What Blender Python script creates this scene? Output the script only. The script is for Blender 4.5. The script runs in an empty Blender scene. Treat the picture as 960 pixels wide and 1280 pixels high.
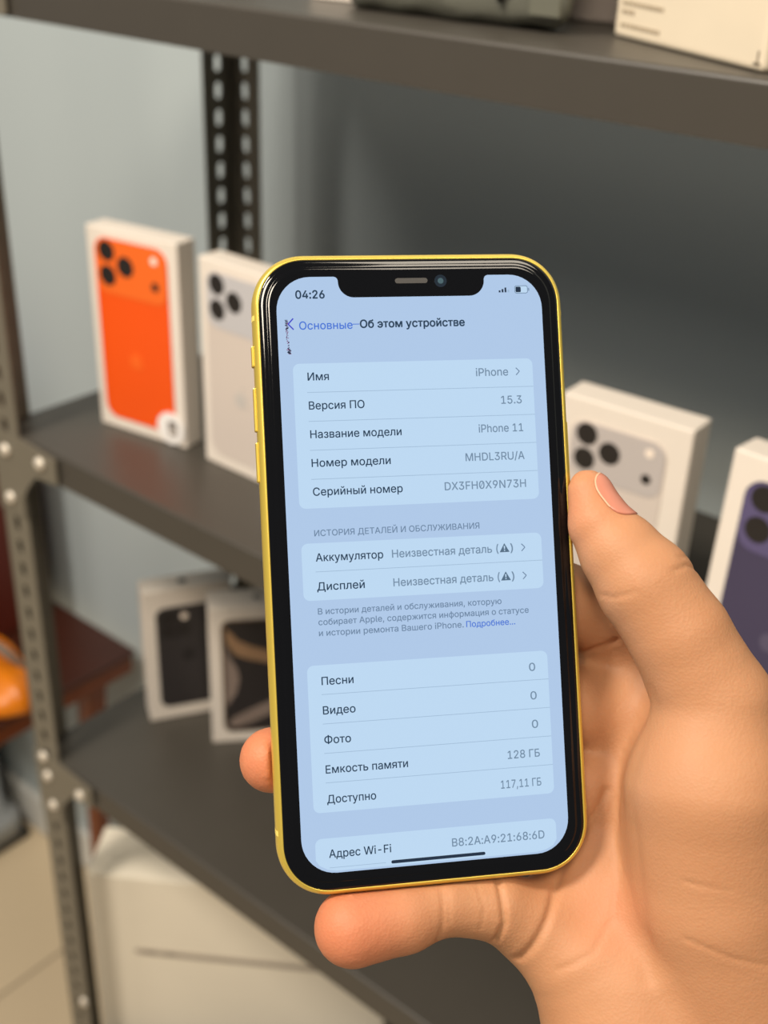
import bpy, bmesh, math, random
import numpy as np
from mathutils.geometry import delaunay_2d_cdt
from mathutils import Matrix, Vector
C = bpy.context.scene.collection
scene = bpy.context.scene
random.seed(4); np.random.seed(4)
EYE = 1.40                                   # camera height above the floor (m)

# ------------------------------------------------------------------ camera, world, lights, exposure
RC = np.array([[0.7661769, 0.64173922, 0.0338192], [0.33090906, -0.3488675, -0.87680708], [-0.55088307, 0.68298041, -0.47965154]])
cam_d = bpy.data.cameras.new('camera'); cam = bpy.data.objects.new('camera', cam_d); C.objects.link(cam)
bx, by, bz = RC[0], -RC[1], -RC[2]
cam.matrix_world = Matrix(((bx[0], by[0], bz[0], 0), (bx[1], by[1], bz[1], 0), (bx[2], by[2], bz[2], EYE), (0, 0, 0, 1)))
cam_d.sensor_fit = 'VERTICAL'; cam_d.sensor_height = 36.0; cam_d.lens = 1503.1 / 1280 * 36
cam_d.clip_start = 0.02
cam_d.dof.use_dof = True; cam_d.dof.focus_distance = 0.283; cam_d.dof.aperture_fstop = 13.0
scene.camera = cam

w = bpy.data.worlds.new('world'); scene.world = w; w.use_nodes = True
w.node_tree.nodes['Background'].inputs[0].default_value = (0.90, 0.95, 1.0, 1)
w.node_tree.nodes['Background'].inputs[1].default_value = 0.145

def area(name, loc, target, size, power, color, sy=None):
    d = bpy.data.lights.new(name, 'AREA'); d.energy = power; d.size = size; d.color = color
    if sy: d.shape = 'RECTANGLE'; d.size_y = sy
    o = bpy.data.objects.new(name, d); C.objects.link(o); o.location = loc
    o.rotation_euler = (Vector(target) - Vector(loc)).to_track_quat('-Z', 'Y').to_euler()
    return o
area('ceiling_panel_light', (-0.69, -0.75, 2.75), (-0.70, 0.5, 0.7), 0.36, 44, (1.0, 0.91, 0.79), 0.42)
area('room_light_behind', (0.45, -1.00, 2.72), (-0.2, 0.45, 0.8), 0.5, 26, (1.0, 0.87, 0.70), 0.5)
area('floor_fill_left', (-1.6, -1.5, 2.7), (-1.0, 0.5, 0.3), 0.6, 15, (1.0, 0.91, 0.80), 0.6)  # added fill, no seen source: lightens the floor and laptop carton
area('hand_fill_right', (0.75, 0.05, 2.72), (0.1, 0.3, 1.2), 0.5, 9, (1.0, 0.88, 0.72), 0.5)  # added steep fill meant for the hand, not a known room lamp

scene.view_settings.view_transform = 'Standard'; scene.view_settings.look = 'None'
scene.view_settings.gamma = 1.0; scene.view_settings.exposure = 0.0
scene.view_settings.use_curve_mapping = False

# ------------------------------------------------------------------ helpers
def lin(c):
    return tuple((x / 12.92 if x <= 0.04045 else ((x + 0.055) / 1.055) ** 2.4) for x in (v / 255 for v in c)) + (1.0,)

def mat(name, rgb, rough=0.5, metal=0.0, var=0.0, scale=60.0, bump=0.0, spec=0.5):
    m = bpy.data.materials.new(name); m.use_nodes = True
    nt = m.node_tree; b = nt.nodes['Principled BSDF']
    b.inputs['Roughness'].default_value = rough; b.inputs['Metallic'].default_value = metal
    b.inputs['Specular IOR Level'].default_value = spec
    c = lin(rgb); b.inputs['Base Color'].default_value = c
    if var or bump:
        tc = nt.nodes.new('ShaderNodeTexCoord'); nz = nt.nodes.new('ShaderNodeTexNoise')
        nz.inputs['Scale'].default_value = scale; nz.inputs['Detail'].default_value = 4
        nt.links.new(tc.outputs['Object'], nz.inputs['Vector'])
        if var:
            mx = nt.nodes.new('ShaderNodeMix'); mx.data_type = 'RGBA'
            mx.inputs[6].default_value = tuple(x * (1 - var) for x in c[:3]) + (1,)
            mx.inputs[7].default_value = tuple(min(1, x * (1 + var)) for x in c[:3]) + (1,)
            nt.links.new(nz.outputs['Fac'], mx.inputs[0]); nt.links.new(mx.outputs[2], b.inputs['Base Color'])
        if bump:
            bp = nt.nodes.new('ShaderNodeBump'); bp.inputs['Strength'].default_value = bump; bp.inputs['Distance'].default_value = 0.002
            nt.links.new(nz.outputs['Fac'], bp.inputs['Height']); nt.links.new(bp.outputs['Normal'], b.inputs['Normal'])
    return m

def screen_mat(name, rgb, strength=1.0, var=0.0):
    m = mat(name, (4, 4, 6), 0.12)
    b = m.node_tree.nodes['Principled BSDF']; nt = m.node_tree
    c = lin(rgb)
    b.inputs['Emission Color'].default_value = c; b.inputs['Emission Strength'].default_value = strength
    b.inputs['Specular IOR Level'].default_value = 0.12
    return m

def empty(name, label, cat, loc=(0, 0, 0), rot=(0, 0, 0), group=None):
    o = bpy.data.objects.new(name, None); C.objects.link(o); o.empty_display_size = 0.02
    o.location = loc; o.rotation_euler = rot
    o['label'] = label; o['category'] = cat
    if group: o['group'] = group
    return o

def link_mesh(name, me, m, parent=None, smooth=False):
    me.materials.clear(); me.materials.append(m)
    if smooth:
        for p in me.polygons: p.use_smooth = True
    o = bpy.data.objects.new(name, me); C.objects.link(o)
    if parent: o.parent = parent
    return o

def build(name, bm, m, parent=None, smooth=False, loc=None):
    me = bpy.data.meshes.new(name); bmesh.ops.recalc_face_normals(bm, faces=bm.faces); bm.to_mesh(me); bm.free()
    o = link_mesh(name, me, m, parent, smooth)
    if loc: o.location = loc
    return o

def add_box(bm, lo, hi, bevel=0.0, seg=2):
    r = bmesh.ops.create_cube(bm, size=1.0)
    vs = r['verts']
    for v in vs:
        v.co = Vector([lo[i] + (v.co[i] + 0.5) * (hi[i] - lo[i]) for i in range(3)])
    if bevel:
        es = list({e for v in vs for e in v.link_edges})
        bmesh.ops.bevel(bm, geom=es, offset=bevel, segments=seg, profile=0.5, affect='EDGES')

def rrect(w, h, r, n=10, k=1.0):
    """corner-rounded rectangle outline, counter-clockwise, centred"""
    pts = []
    for cx, cy, a0 in ((w/2 - r, h/2 - r, 0), (-w/2 + r, h/2 - r, 90), (-w/2 + r, -h/2 + r, 180), (w/2 - r, -h/2 + r, 270)):
        for i in range(n + 1):
            a = math.radians(a0 + 90 * i / n)
            ca, sa = math.cos(a), math.sin(a)
            pts.append((cx + r * (abs(ca) ** k) * (1 if ca >= 0 else -1), cy + r * (abs(sa) ** k) * (1 if sa >= 0 else -1)))
    return pts

def add_loft(bm, rings, cap0=True, cap1=True):
    vr = [[bm.verts.new(p) for p in ring] for ring in rings]
    n = len(vr[0])
    for a, b in zip(vr, vr[1:]):
        for i in range(n):
            bm.faces.new((a[i], a[(i + 1) % n], b[(i + 1) % n], b[i]))
    if cap0: bm.faces.new(list(reversed(vr[0])))
    if cap1: bm.faces.new(vr[-1])

def add_prism(bm, pts, axis_fn):
    """extrude a 2-D outline; axis_fn(x, y, t) gives the 3-D point, t in {0,1}"""
    a = [bm.verts.new(axis_fn(x, y, 0)) for x, y in pts]; b = [bm.verts.new(axis_fn(x, y, 1)) for x, y in pts]
    n = len(pts)
    f0 = bm.faces.new(list(reversed(a))); f1 = bm.faces.new(b); f0.normal_update(); f1.normal_update()
    for i in range(n): bm.faces.new((a[i], a[(i + 1) % n], b[(i + 1) % n], b[i]))
    bmesh.ops.triangulate(bm, faces=[f0, f1])

def circle(cx, cy, r, n=24, ry=None):
    ry = ry or r
    return [(cx + r * math.cos(2 * math.pi * i / n), cy + ry * math.sin(2 * math.pi * i / n)) for i in range(n)]

def add_tube(bm, pts, radii, n=12):
    rings = []
    pts = [Vector(p) for p in pts]
    for i, p in enumerate(pts):
        d = (pts[min(i + 1, len(pts) - 1)] - pts[max(i - 1, 0)]).normalized()
        u = d.cross(Vector((0, 0, 1)))
        if u.length < 1e-3: u = d.cross(Vector((0, 1, 0)))
        u.normalize(); v = d.cross(u)
        rings.append([p + radii[i] * (math.cos(2 * math.pi * k / n) * u + math.sin(2 * math.pi * k / n) * v) for k in range(n)])
    add_loft(bm, rings)

# implicit surfaces -> one continuous mesh
def seg_dist(P, a, b, ra, rb):
    a = np.array(a, np.float32); b = np.array(b, np.float32); ab = b - a
    t = np.clip(((P - a) @ ab) / (ab @ ab), 0, 1)
    d = P - a - t[..., None] * ab
    return np.sqrt((d * d).sum(-1)) - (ra + t * (rb - ra))
def smin(a, b, k):
    h = np.clip(0.5 + 0.5 * (b - a) / k, 0, 1)
    return b + (a - b) * h - k * h * (1 - h)
def smax(a, b, k): return -smin(-a, -b, k)
def surface_nets(F, o, h):
    """naive surface nets: verts (n,3), quads (m,4)"""
    S = F < 0
    nx, ny, nz = F.shape
    acc = np.zeros((nx - 1, ny - 1, nz - 1, 3), np.float32); cnt = np.zeros((nx - 1, ny - 1, nz - 1), np.float32)
    sl = lambda d, n: slice(d, n - 1 + d)
    for ax in range(3):
        others = [i for i in range(3) if i != ax]
        for da in (0, 1):
            for db in (0, 1):
                off0 = [0, 0, 0]; off0[others[0]] = da; off0[others[1]] = db
                off1 = list(off0); off1[ax] = 1
                A = F[sl(off0[0], nx), sl(off0[1], ny), sl(off0[2], nz)]; B = F[sl(off1[0], nx), sl(off1[1], ny), sl(off1[2], nz)]
                X = (A < 0) != (B < 0)
                t = np.where(X, A / np.where(X, A - B, 1), 0)
                for i in range(3):
                    acc[..., i] += np.where(X, t if i == ax else off0[i], 0)
                cnt += X
    act = cnt > 0
    idx = -np.ones(act.shape, np.int64); idx[act] = np.arange(act.sum())
    cell = np.argwhere(act)
    V = (cell + acc[act] / cnt[act][:, None]) * h + np.array(o)
    Q = []
    for ax in range(3):
        o1, o2 = (ax + 1) % 3, (ax + 2) % 3
        s0 = [slice(None)] * 3; s1 = [slice(None)] * 3
        s0[ax] = slice(0, -1); s1[ax] = slice(1, None)
        for q in (o1, o2):
            s0[q] = slice(1, -1); s1[q] = slice(1, -1)
        A, B = S[tuple(s0)], S[tuple(s1)]
        for sgn, m in ((1, A & ~B), (-1, ~A & B)):
            e = np.argwhere(m)
            if not len(e): continue
            e = e.copy(); e[:, o1] += 1; e[:, o2] += 1
            def at(d1, d2):
                c = e.copy(); c[:, o1] -= d1; c[:, o2] -= d2
                return idx[c[:, 0], c[:, 1], c[:, 2]]
            q = np.stack([at(1, 1), at(0, 1), at(0, 0), at(1, 0)], 1)
            Q.append(q if sgn > 0 else q[:, ::-1])
    return V, np.concatenate(Q)
def np_mesh(name, V, Q):
    me = bpy.data.meshes.new(name)
    me.from_pydata(V.tolist(), [], Q.tolist()); me.update()
    return me
def relax(V, Q, it=3, lam=0.5):
    n = len(V)
    E = np.concatenate([Q[:, [0, 1]], Q[:, [1, 2]], Q[:, [2, 3]], Q[:, [3, 0]]])
    for k in range(it):
        for s in (lam, -lam * 1.04):
            acc = np.zeros_like(V); c = np.zeros(n)
            np.add.at(acc, E[:, 0], V[E[:, 1]]); np.add.at(c, E[:, 0], 1)
            np.add.at(acc, E[:, 1], V[E[:, 0]]); np.add.at(c, E[:, 1], 1)
            V = V + s * (acc / c[:, None] - V)
    return V
def grid(lo, hi, h):
    ax = [np.arange(lo[i], hi[i], h, dtype=np.float32) for i in range(3)]
    return np.stack(np.meshgrid(*ax, indexing='ij'), -1)

# ------------------------------------------------------------------ materials
M_wall = mat('painted_wall', (176, 186, 188), 0.55, var=0.04, scale=3, bump=0.05)
M_base = mat('baseboard_white', (205, 205, 200), 0.4)
M_steel = mat('grey_powder_coat', (66, 62, 56), 0.42, var=0.05, scale=40)
M_post = mat('post_powder_coat', (108, 102, 89), 0.4, var=0.05, scale=60)
M_bolt = mat('zinc_bolt', (225, 215, 200), 0.3, 0.35, var=0.03)
M_card = mat('white_carton', (226, 216, 204), 0.55, var=0.02, scale=80)
M_card_edge = mat('cream_carton', (222, 208, 184), 0.6, var=0.04, scale=25, bump=0.12)

# ------------------------------------------------------------------ the room
def structure(name, bm, m):
    o = build(name, bm, m); o['kind'] = 'structure'; return o
bm = bmesh.new(); add_box(bm, (-3.2, 0.80, 0), (2.2, 0.92, 2.9)); structure('wall_back', bm, M_wall)
bm = bmesh.new(); add_box(bm, (-3.2, 0.788, 0), (2.2, 0.80, 0.072), 0.003); structure('baseboard_back', bm, M_base)
mt = mat('floor_tile', (196, 178, 150), 0.35, var=0.06, scale=6)
nt = mt.node_tree; b = nt.nodes['Principled BSDF']
tc = nt.nodes.new('ShaderNodeTexCoord'); mp = nt.nodes.new('ShaderNodeMapping'); br = nt.nodes.new('ShaderNodeTexBrick')
mp.inputs['Location'].default_value = (0.11, 0.20, 0)
br.offset = 0.0; br.inputs['Scale'].default_value = 1.0; br.inputs['Brick Width'].default_value = 0.33; br.inputs['Row Height'].default_value = 0.33
br.inputs['Mortar Size'].default_value = 0.003; br.inputs['Mortar Smooth'].default_value = 0.3
br.inputs['Color1'].default_value = lin((200, 182, 152)); br.inputs['Color2'].default_value = lin((192, 174, 146)); br.inputs['Mortar'].default_value = lin((150, 134, 112))
nt.links.new(tc.outputs['Object'], mp.inputs['Vector']); nt.links.new(mp.outputs['Vector'], br.inputs['Vector']); nt.links.new(br.outputs['Color'], b.inputs['Base Color'])
bm = bmesh.new(); add_box(bm, (-3.2, -2.4, -0.05), (2.2, 0.92, 0.0)); structure('floor', bm, mt)

# ------------------------------------------------------------------ shelving unit
XL, XR, YF, YB = -0.7705, 0.20, 0.467, 0.7265
SHELF_Z = [EYE - 0.0712, EYE - 0.400, EYE - 0.7190, EYE - 1.130]
LIP = 0.0255
unit = empty('shelving_unit', 'dark grey slotted-angle metal shelving unit standing against the grey wall', 'shelves', (XL, YF, 0))
def shelf_bm(w, d):
    bm = bmesh.new(); t = 0.0016
    r = 0.0022                                   # folded front edge
    add_box(bm, (0, r, -t), (w, d, 0))
    prof = [(0, -LIP), (0, -r)] + [(r - r * math.cos(math.radians(a)), -r + r * math.sin(math.radians(a))) for a in (18, 36, 54, 72, 90)] + [(r, -t), (t, -r), (t, -LIP)]
    add_prism(bm, prof, lambda y, z, q: (q * w, y, z)); add_box(bm, (0, d - t, -LIP), (w, d, -t))
    add_box(bm, (0, t, -LIP), (t, d - t, -t)); add_box(bm, (w - t, t, -LIP), (w, d - t, -t))
    return bm
sb = shelf_bm(XR - XL - 0.004, YB - YF - 0.004)
shelf0 = build('shelf', sb, M_steel, unit); shelf0.location = (0.002, 0.002, SHELF_Z[0])
shelves = [shelf0]
for z in SHELF_Z[1:]:
    s = shelf0.copy(); C.objects.link(s); s.parent = unit; s.location = (0.002, 0.002, z); shelves.append(s)

PITCH, FL, TH = 0.0216, 0.033, 0.0016
def slot_flange(bm, to3, phase, z0, z1):
    """a flange strip with a column of slots; to3(u, z, t) -> point, u across the flange"""
    uc, sw, sh = 0.0165, 0.0035, 0.0067
    hole = []
    for i in range(16):
        a = 2 * math.pi * (i + 0.5) / 16
        hole.append((sw * math.cos(a), (sh - sw) * (1 if math.sin(a) > 0 else -1) + sw * math.sin(a)))
    def rect_pt(i):
        a = 2 * math.pi * (i + 0.5) / 16; c, s = math.cos(a), math.sin(a)
        k = 1 / max(abs(c) , abs(s)); return (c * k, s * k)
    z = z0 + phase
    def quad(pts):
        f = [bm.verts.new(to3(u, zz, 0)) for u, zz in pts]; g = [bm.verts.new(to3(u, zz, 1)) for u, zz in pts]
        bm.faces.new(f); bm.faces.new(list(reversed(g)))
    quad([(0, z0), (FL, z0), (FL, z), (0, z)])
    while z + PITCH <= z1:
        zc = z + PITCH / 2
        hv = [[bm.verts.new(to3(uc + x, zc + y, t)) for x, y in hole] for t in (0, 1)]
        rv = [[bm.verts.new(to3(uc + FL / 2 * rect_pt(i)[0], zc + PITCH / 2 * rect_pt(i)[1], t)) for i in range(16)] for t in (0, 1)]
        cv = [[bm.verts.new(to3(uc + FL / 2 * sx, zc + PITCH / 2 * sy, t)) for sx, sy in ((1, 1), (-1, 1), (-1, -1), (1, -1))] for t in (0, 1)]
        for t in (0, 1):
            for i in range(16):
                j = (i + 1) % 16
                if i in (1, 5, 9, 13):
                    bm.faces.new((hv[t][i], hv[t][j], rv[t][j], cv[t][(i - 1) // 4], rv[t][i]))
                else:
                    bm.faces.new((hv[t][i], hv[t][j], rv[t][j], rv[t][i]))
        for i in range(16):
            j = (i + 1) % 16; bm.faces.new((hv[0][i], hv[0][j], hv[1][j], hv[1][i]))
        z += PITCH
    quad([(0, z), (FL, z), (FL, z1), (0, z1)])
    for u in (0, FL):
        f = [bm.verts.new(to3(u, zz, t)) for zz, t in ((z0, 0), (z1, 0), (z1, 1), (z0, 1))]; bm.faces.new(f)
def post_bm(phase):
    bm = bmesh.new()
    slot_flange(bm, lambda u, z, t: (u, t * TH, z), phase, 0, 1.75)
    slot_flange(bm, lambda u, z, t: (t * TH, u, z), phase, 0, 1.75)
    bmesh.ops.remove_doubles(bm, verts=bm.verts, dist=1e-6)
    return bm
# slot centres sit at EYE-0.481 - k*PITCH
ph = ((EYE - 0.481 - PITCH / 2) % PITCH)
p0 = build('post', post_bm(ph), M_post, unit); p0.location = (0, 0, 0)
pb = build('post', post_bm((EYE - 0.1755 - PITCH / 2) % PITCH), M_post, unit); pb.location = (0.003, YB - YF + 0.001, 0); pb.rotation_euler = (0, 0, -math.pi / 2)
for x, y, r in ((XR - XL, 0, math.pi / 2), (XR - XL, YB - YF, math.pi)):
    c = p0.copy(); C.objects.link(c); c.parent = unit; c.location = (x, y, 0); c.rotation_euler = (0, 0, r)
def bolt_bm():
    bm = bmesh.new()
    rings = []
    for r, y in ((0.0053, 0), (0.0053, -0.0014), (0.0045, -0.0028), (0.003, -0.0037), (0.0012, -0.0040)):
        rings.append([(r * math.cos(2 * math.pi * i / 16), y, r * math.sin(2 * math.pi * i / 16)) for i in range(16)])
    add_loft(bm, rings); return bm
# corner plates with their bolts on the front left post
bolt0 = None
plates = {0: [(0.0175, -0.016), (0.062, -0.012), (0.0165, -0.056)],
          1: [(0.0175, -0.014), (0.0615, -0.011), (0.0165, -0.056)],
          2: [(0.0145, -0.001), (0.0175, -0.022), (0.0645, -0.017), (0.0205, -0.055)],
          3: [(0.0175, -0.022), (0.0645, -0.017), (0.0205, -0.055)]}
for k, bolts in plates.items():
    bm = bmesh.new()
    out = [(0.0, 0.001), (0.035, 0.001), (0.080, -0.0025), (0.080, -LIP + 0.002), (0.052, -LIP - 0.001), (0.040, -0.040), (0.0325, -0.052), (0.0325, -0.070), (0.0, -0.070)]
    add_prism(bm, list(reversed(out)), lambda x, z, t: (x, -0.0018 + t * 0.0016, z))
    pl = build('corner_plate', bm, M_post, unit); pl.location = (0, 0, SHELF_Z[k])
    for x, z in bolts:
        if bolt0 is None:
            o = bolt0 = build('bolt', bolt_bm(), M_bolt, pl, True)
        else:
            o = bolt0.copy(); C.objects.link(o)
        o.parent = pl; o.location = (x, -0.0018, z)

b_ = bolt0.copy(); C.objects.link(b_); b_.parent = p0; b_.location = (0.0275, -0.0002, EYE - 1.034)
# ------------------------------------------------------------------ phone boxes on the shelves
def plate(bm, cx, cz, w, h, r, y0, y1, n=8):
    add_prism(bm, [(cx + x, cz + z) for x, z in rrect(w, h, r, n)], lambda x, z, t: (x, y0 + (y1 - y0) * t, z))
def disc(bm, cx, cz, r, y0, y1, n=24):
    add_prism(bm, circle(cx, cz, r, n), lambda x, z, t: (x, y0 + (y1 - y0) * t, z))
def fruit_bm(cx, cz, s, y0, y1):
    """round emblem with a bite on its right and a leaf on top"""
    bm = bmesh.new(); pts = []
    for i in range(48):
        a = 2 * math.pi * i / 48
        r = 1.0 + 0.06 * math.cos(2 * a) - 0.10 * max(0, math.cos(a - math.pi / 2)) ** 8 - 0.10 * max(0, math.cos(a + math.pi / 2)) ** 8
        x, z = r * math.cos(a) * 0.92, r * math.sin(a)
        dx, dz = x - 1.15, z - 0.12
        d = math.hypot(dx, dz)
        if d < 0.5: x, z = 1.15 + dx / d * 0.5 if d > 0 else x, 0.12 + dz / d * 0.5
        pts.append((cx + s * x, cz + s * z))
    add_prism(bm, pts, lambda x, z, t: (x, y0 + (y1 - y0) * t, z))
    leaf = [(0.0, 1.08), (0.12, 1.12), (0.30, 1.30), (0.38, 1.58), (0.2, 1.52), (0.04, 1.32)]
    add_prism(bm, [(cx + s * x, cz + s * z) for x, z in leaf], lambda x, z, t: (x, y0 + (y1 - y0) * t, z))
    return bm
M_lens = mat('lens_dark', (38, 34, 32), 0.35); M_flash = mat('flash_white', (240, 225, 210), 0.4)
M_lens_ring = mat('lens_ring', (120, 112, 108), 0.4)
M_sticker = mat('sticker_white', (240, 236, 232), 0.4); M_grey = mat('print_grey', (120, 112, 106), 0.5)

def phone_box(label, loc, yaw, W, H, D, lean=0.0):
    t = empty('phone_box', label, 'phone box', loc, (-lean, 0, yaw), 'boxed phones on the shelves')
    bm = bmesh.new(); add_box(bm, (0, 0, 0), (W, D, H), 0.0012, 2)
    build('carton', bm, M_card, t)
    # seam between lid and tray, a fine groove drawn by a thin band round the sides near the back
    return t
def print_back(t, W, H, body, plateau, margins=(0.09, 0.11, 0.045, 0.06), hole=None, ring=M_lens_ring, emblem=None, gradient=None):
    l, r, tp, bt = margins
    x0, x1, z0, z1 = W * l, W * (1 - r), H * bt, H * (1 - tp)
    w, h, cx, cz = x1 - x0, z1 - z0, (x0 + x1) / 2, (z0 + z1) / 2
    bm = bmesh.new(); plate(bm, cx, cz, w, h, w * 0.16, 0.0002, -0.0006); p = build('phone_picture', bm, body, t)
    ph = h * 0.285
    bm = bmesh.new(); plate(bm, cx, z1 - ph / 2 - h * 0.006, w * 0.975, ph, w * 0.15, -0.0006, -0.0010); build('camera_plateau', bm, plateau, p)
    for lx, lz in ((0.175, 0.065), (0.175, 0.195), (0.43, 0.130)):
        bm = bmesh.new(); disc(bm, x0 + w * lx, z1 - h * lz, w * 0.112, -0.0010, -0.0014)
        o = build('lens', bm, M_lens, p)
    bm = bmesh.new(); disc(bm, x0 + w * 0.83, z1 - h * 0.065, w * 0.045, -0.0010, -0.0013); build('flash', bm, M_flash, p)
    bm = bmesh.new(); disc(bm, x0 + w * 0.83, z1 - h * 0.200, w * 0.05, -0.0010, -0.0013); build('scanner', bm, M_lens, p)
    if emblem: build('emblem', fruit_bm(cx, z0 + h * 0.36, w * 0.10, -0.0006, -0.0009), emblem, p)
    return p, (x0, x1, z0, z1)

# orange phone
t = phone_box('white box with a bright orange phone picture, left end of the middle shelf', (-0.7158, 0.5294, SHELF_Z[1]), 0.1553, 0.0850, 0.1580, 0.0200)
p, ext = print_back(t, 0.0850, 0.158, mat('print_orange', (236, 84, 12), 0.45, var=0.05, scale=14), mat('print_orange_plateau', (236, 106, 34), 0.45),
                    emblem=mat('print_orange_emblem', (240, 100, 28), 0.4))
bm = bmesh.new(); disc(bm, 0.0715, 0.0140, 0.0128, -0.0006, -0.0014, 32); st = build('round_sticker', bm, M_sticker, t)
bm = bmesh.new(); plate(bm, 0.0735, 0.0140, 0.0088, 0.0125, 0.003, -0.0014, -0.0016); build('sticker_mark', bm, M_grey, st)
bm = bmesh.new(); plate(bm, 0.0735, 0.0120, 0.0060, 0.0035, 0.0015, -0.0016, -0.0018); build('sticker_mark', bm, mat('mark_pale', (215, 205, 196), 0.5), st)
# pale phone half behind the held phone
t = phone_box('white box with a pale silver phone picture, half hidden behind the held phone', (-0.609, 0.5415, SHELF_Z[1]), -0.0031, 0.0820, 0.1552, 0.0200)
p, ext = print_back(t, 0.082, 0.1552, mat('print_silver', (206, 194, 184), 0.4, var=0.03, scale=14), mat('print_silver_plateau', (190, 188, 190), 0.4),
                    emblem=mat('print_silver_emblem', (192, 186, 180), 0.35))
bm = bmesh.new(); disc(bm, 0.0690, 0.0135, 0.0125, -0.0006, -0.0014, 32); st = build('round_sticker', bm, M_sticker, t)
# silver phone right of the held phone
t = phone_box('white box with a silver-grey phone picture, right of the held phone behind the thumb', (-0.3184, 0.5515, SHELF_Z[1]), 0.0445, 0.0800, 0.1377, 0.0225)
print_back(t, 0.080, 0.1377, bpy.data.materials['print_silver'], mat('print_grey_plateau', (186, 178, 174), 0.4), margins=(0.10, 0.16, 0.09, 0.06),
           emblem=bpy.data.materials['print_silver_emblem'])
# dark blue phone at the right edge
t = phone_box('white box with a dark indigo phone picture, cut off at the right', (-0.2047, 0.5193, SHELF_Z[1]), -0.067, 0.082, 0.150, 0.022, lean=-0.0473)
t.rotation_euler = (-0.0473, 0, -0.067)
print_back(t, 0.082, 0.150, mat('print_indigo', (66, 60, 84), 0.4, var=0.06, scale=14), mat('print_indigo_plateau', (88, 80, 116), 0.4), margins=(0.125, 0.12, 0.078, 0.06),
           emblem=mat('print_indigo_emblem', (84, 78, 100), 0.35))
# dark grey phone on the lower shelf
W, H, D = 0.080, 0.1415, 0.024
t = phone_box('white box with a plain black phone picture, left one on the lower shelf', (-0.7219, 0.5602, SHELF_Z[2]), 1.0329, W, H, D)
M_blackprint = mat('print_black', (50, 46, 46), 0.4, var=0.10, scale=20)
x0, x1, z0, z1 = 0.0105, 0.0685, 0.014, 0.123
bm = bmesh.new(); plate(bm, (x0 + x1) / 2, (z0 + z1) / 2, x1 - x0, z1 - z0, 0.009, 0.0002, -0.0006); p = build('phone_picture', bm, M_blackprint, t)
bm = bmesh.new(); plate(bm, x0 + 0.0175, z1 - 0.0175, 0.029, 0.029, 0.008, -0.0006, -0.0010); build('camera_plateau', bm, mat('print_black_plateau', (44, 40, 40), 0.35), p)
for lx, lz in ((0.0100, 0.0100), (0.0100, 0.0250), (0.0245, 0.0245)):
    bm = bmesh.new(); disc(bm, x0 + lx, z1 - lz, 0.0058, -0.0010, -0.0013); build('lens', bm, M_lens, p)
bm = bmesh.new(); disc(bm, x0 + 0.0255, z1 - 0.0105, 0.0034, -0.0010, -0.0014); build('flash', bm, M_flash, p)
build('emblem', fruit_bm((x0 + x1) / 2, z0 + 0.056, 0.0065, -0.0006, -0.0009), mat('print_black_emblem', (34, 31, 31), 0.3), p)
bm = bmesh.new(); add_prism(bm, circle(0.038, 0.0125, 0.0042, 16), lambda x, y, s: (x, y, H - 0.0002 + 0.0006 * s)); build('top_mark', bm, M_lens, t)
# gold swirl phone
W, H, D = 0.082, 0.1462, 0.030
t = phone_box('white box with a gold and black swirl picture, right one on the lower shelf', (-0.6566, 0.5778, SHELF_Z[2]), 0.8428, W, H, D)
x0, x1, z0, z1 = 0.0105, 0.0715, 0.012, 0.134
bm = bmesh.new(); plate(bm, (x0 + x1) / 2, (z0 + z1) / 2, x1 - x0, z1 - z0, 0.009, 0.0002, -0.0006); p = build('phone_picture', bm, mat('print_titanium', (134, 112, 90), 0.4, var=0.06, scale=30), t)
bm = bmesh.new(); plate(bm, (x0 + x1) / 2, (z0 + z1) / 2, x1 - x0 - 0.0028, z1 - z0 - 0.0028, 0.0078, -0.0006, -0.0008); build('wallpaper', bm, mat('print_swirl_dark', (44, 39, 38), 0.4), p)
def swirl(pts, m):
    bm = bmesh.new(); add_prism(bm, [(x0 + a * (x1 - x0), z0 + c * (z1 - z0)) for a, c in pts], lambda x, z, s: (x, -0.0008 - 0.0002 * s, z)); build('swirl', bm, m, p)
M_gold = mat('print_gold', (150, 118, 88), 0.4, var=0.25, scale=45); M_pale = mat('print_pale_gold', (134, 118, 108), 0.4, var=0.22, scale=50)
swirl([(0.06, 0.93), (0.08, 0.80), (0.2, 0.70), (0.4, 0.655), (0.65, 0.62), (0.93, 0.58), (0.93, 0.69), (0.7, 0.72), (0.45, 0.765), (0.25, 0.82), (0.12, 0.91)], M_gold)
swirl([(0.05, 0.80), (0.10, 0.70), (0.22, 0.58), (0.25, 0.48), (0.20, 0.36), (0.08, 0.26), (0.05, 0.25)], M_pale)
swirl([(0.06, 0.07), (0.14, 0.13), (0.35, 0.19), (0.6, 0.25), (0.94, 0.34), (0.94, 0.25), (0.7, 0.15), (0.4, 0.08), (0.2, 0.045)], M_pale)
bm = bmesh.new(); plate(bm, (x0 + x1) / 2, z1 - 0.0055, 0.018, 0.0045, 0.002, -0.0010, -0.0012); build('screen_cutout', bm, M_lens, p)
bm = bmesh.new(); add_prism(bm, circle(0.044, 0.0165, 0.0042, 16), lambda x, y, s: (x, y, H - 0.0002 + 0.0006 * s)); build('top_mark', bm, M_grey, t)

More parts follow.
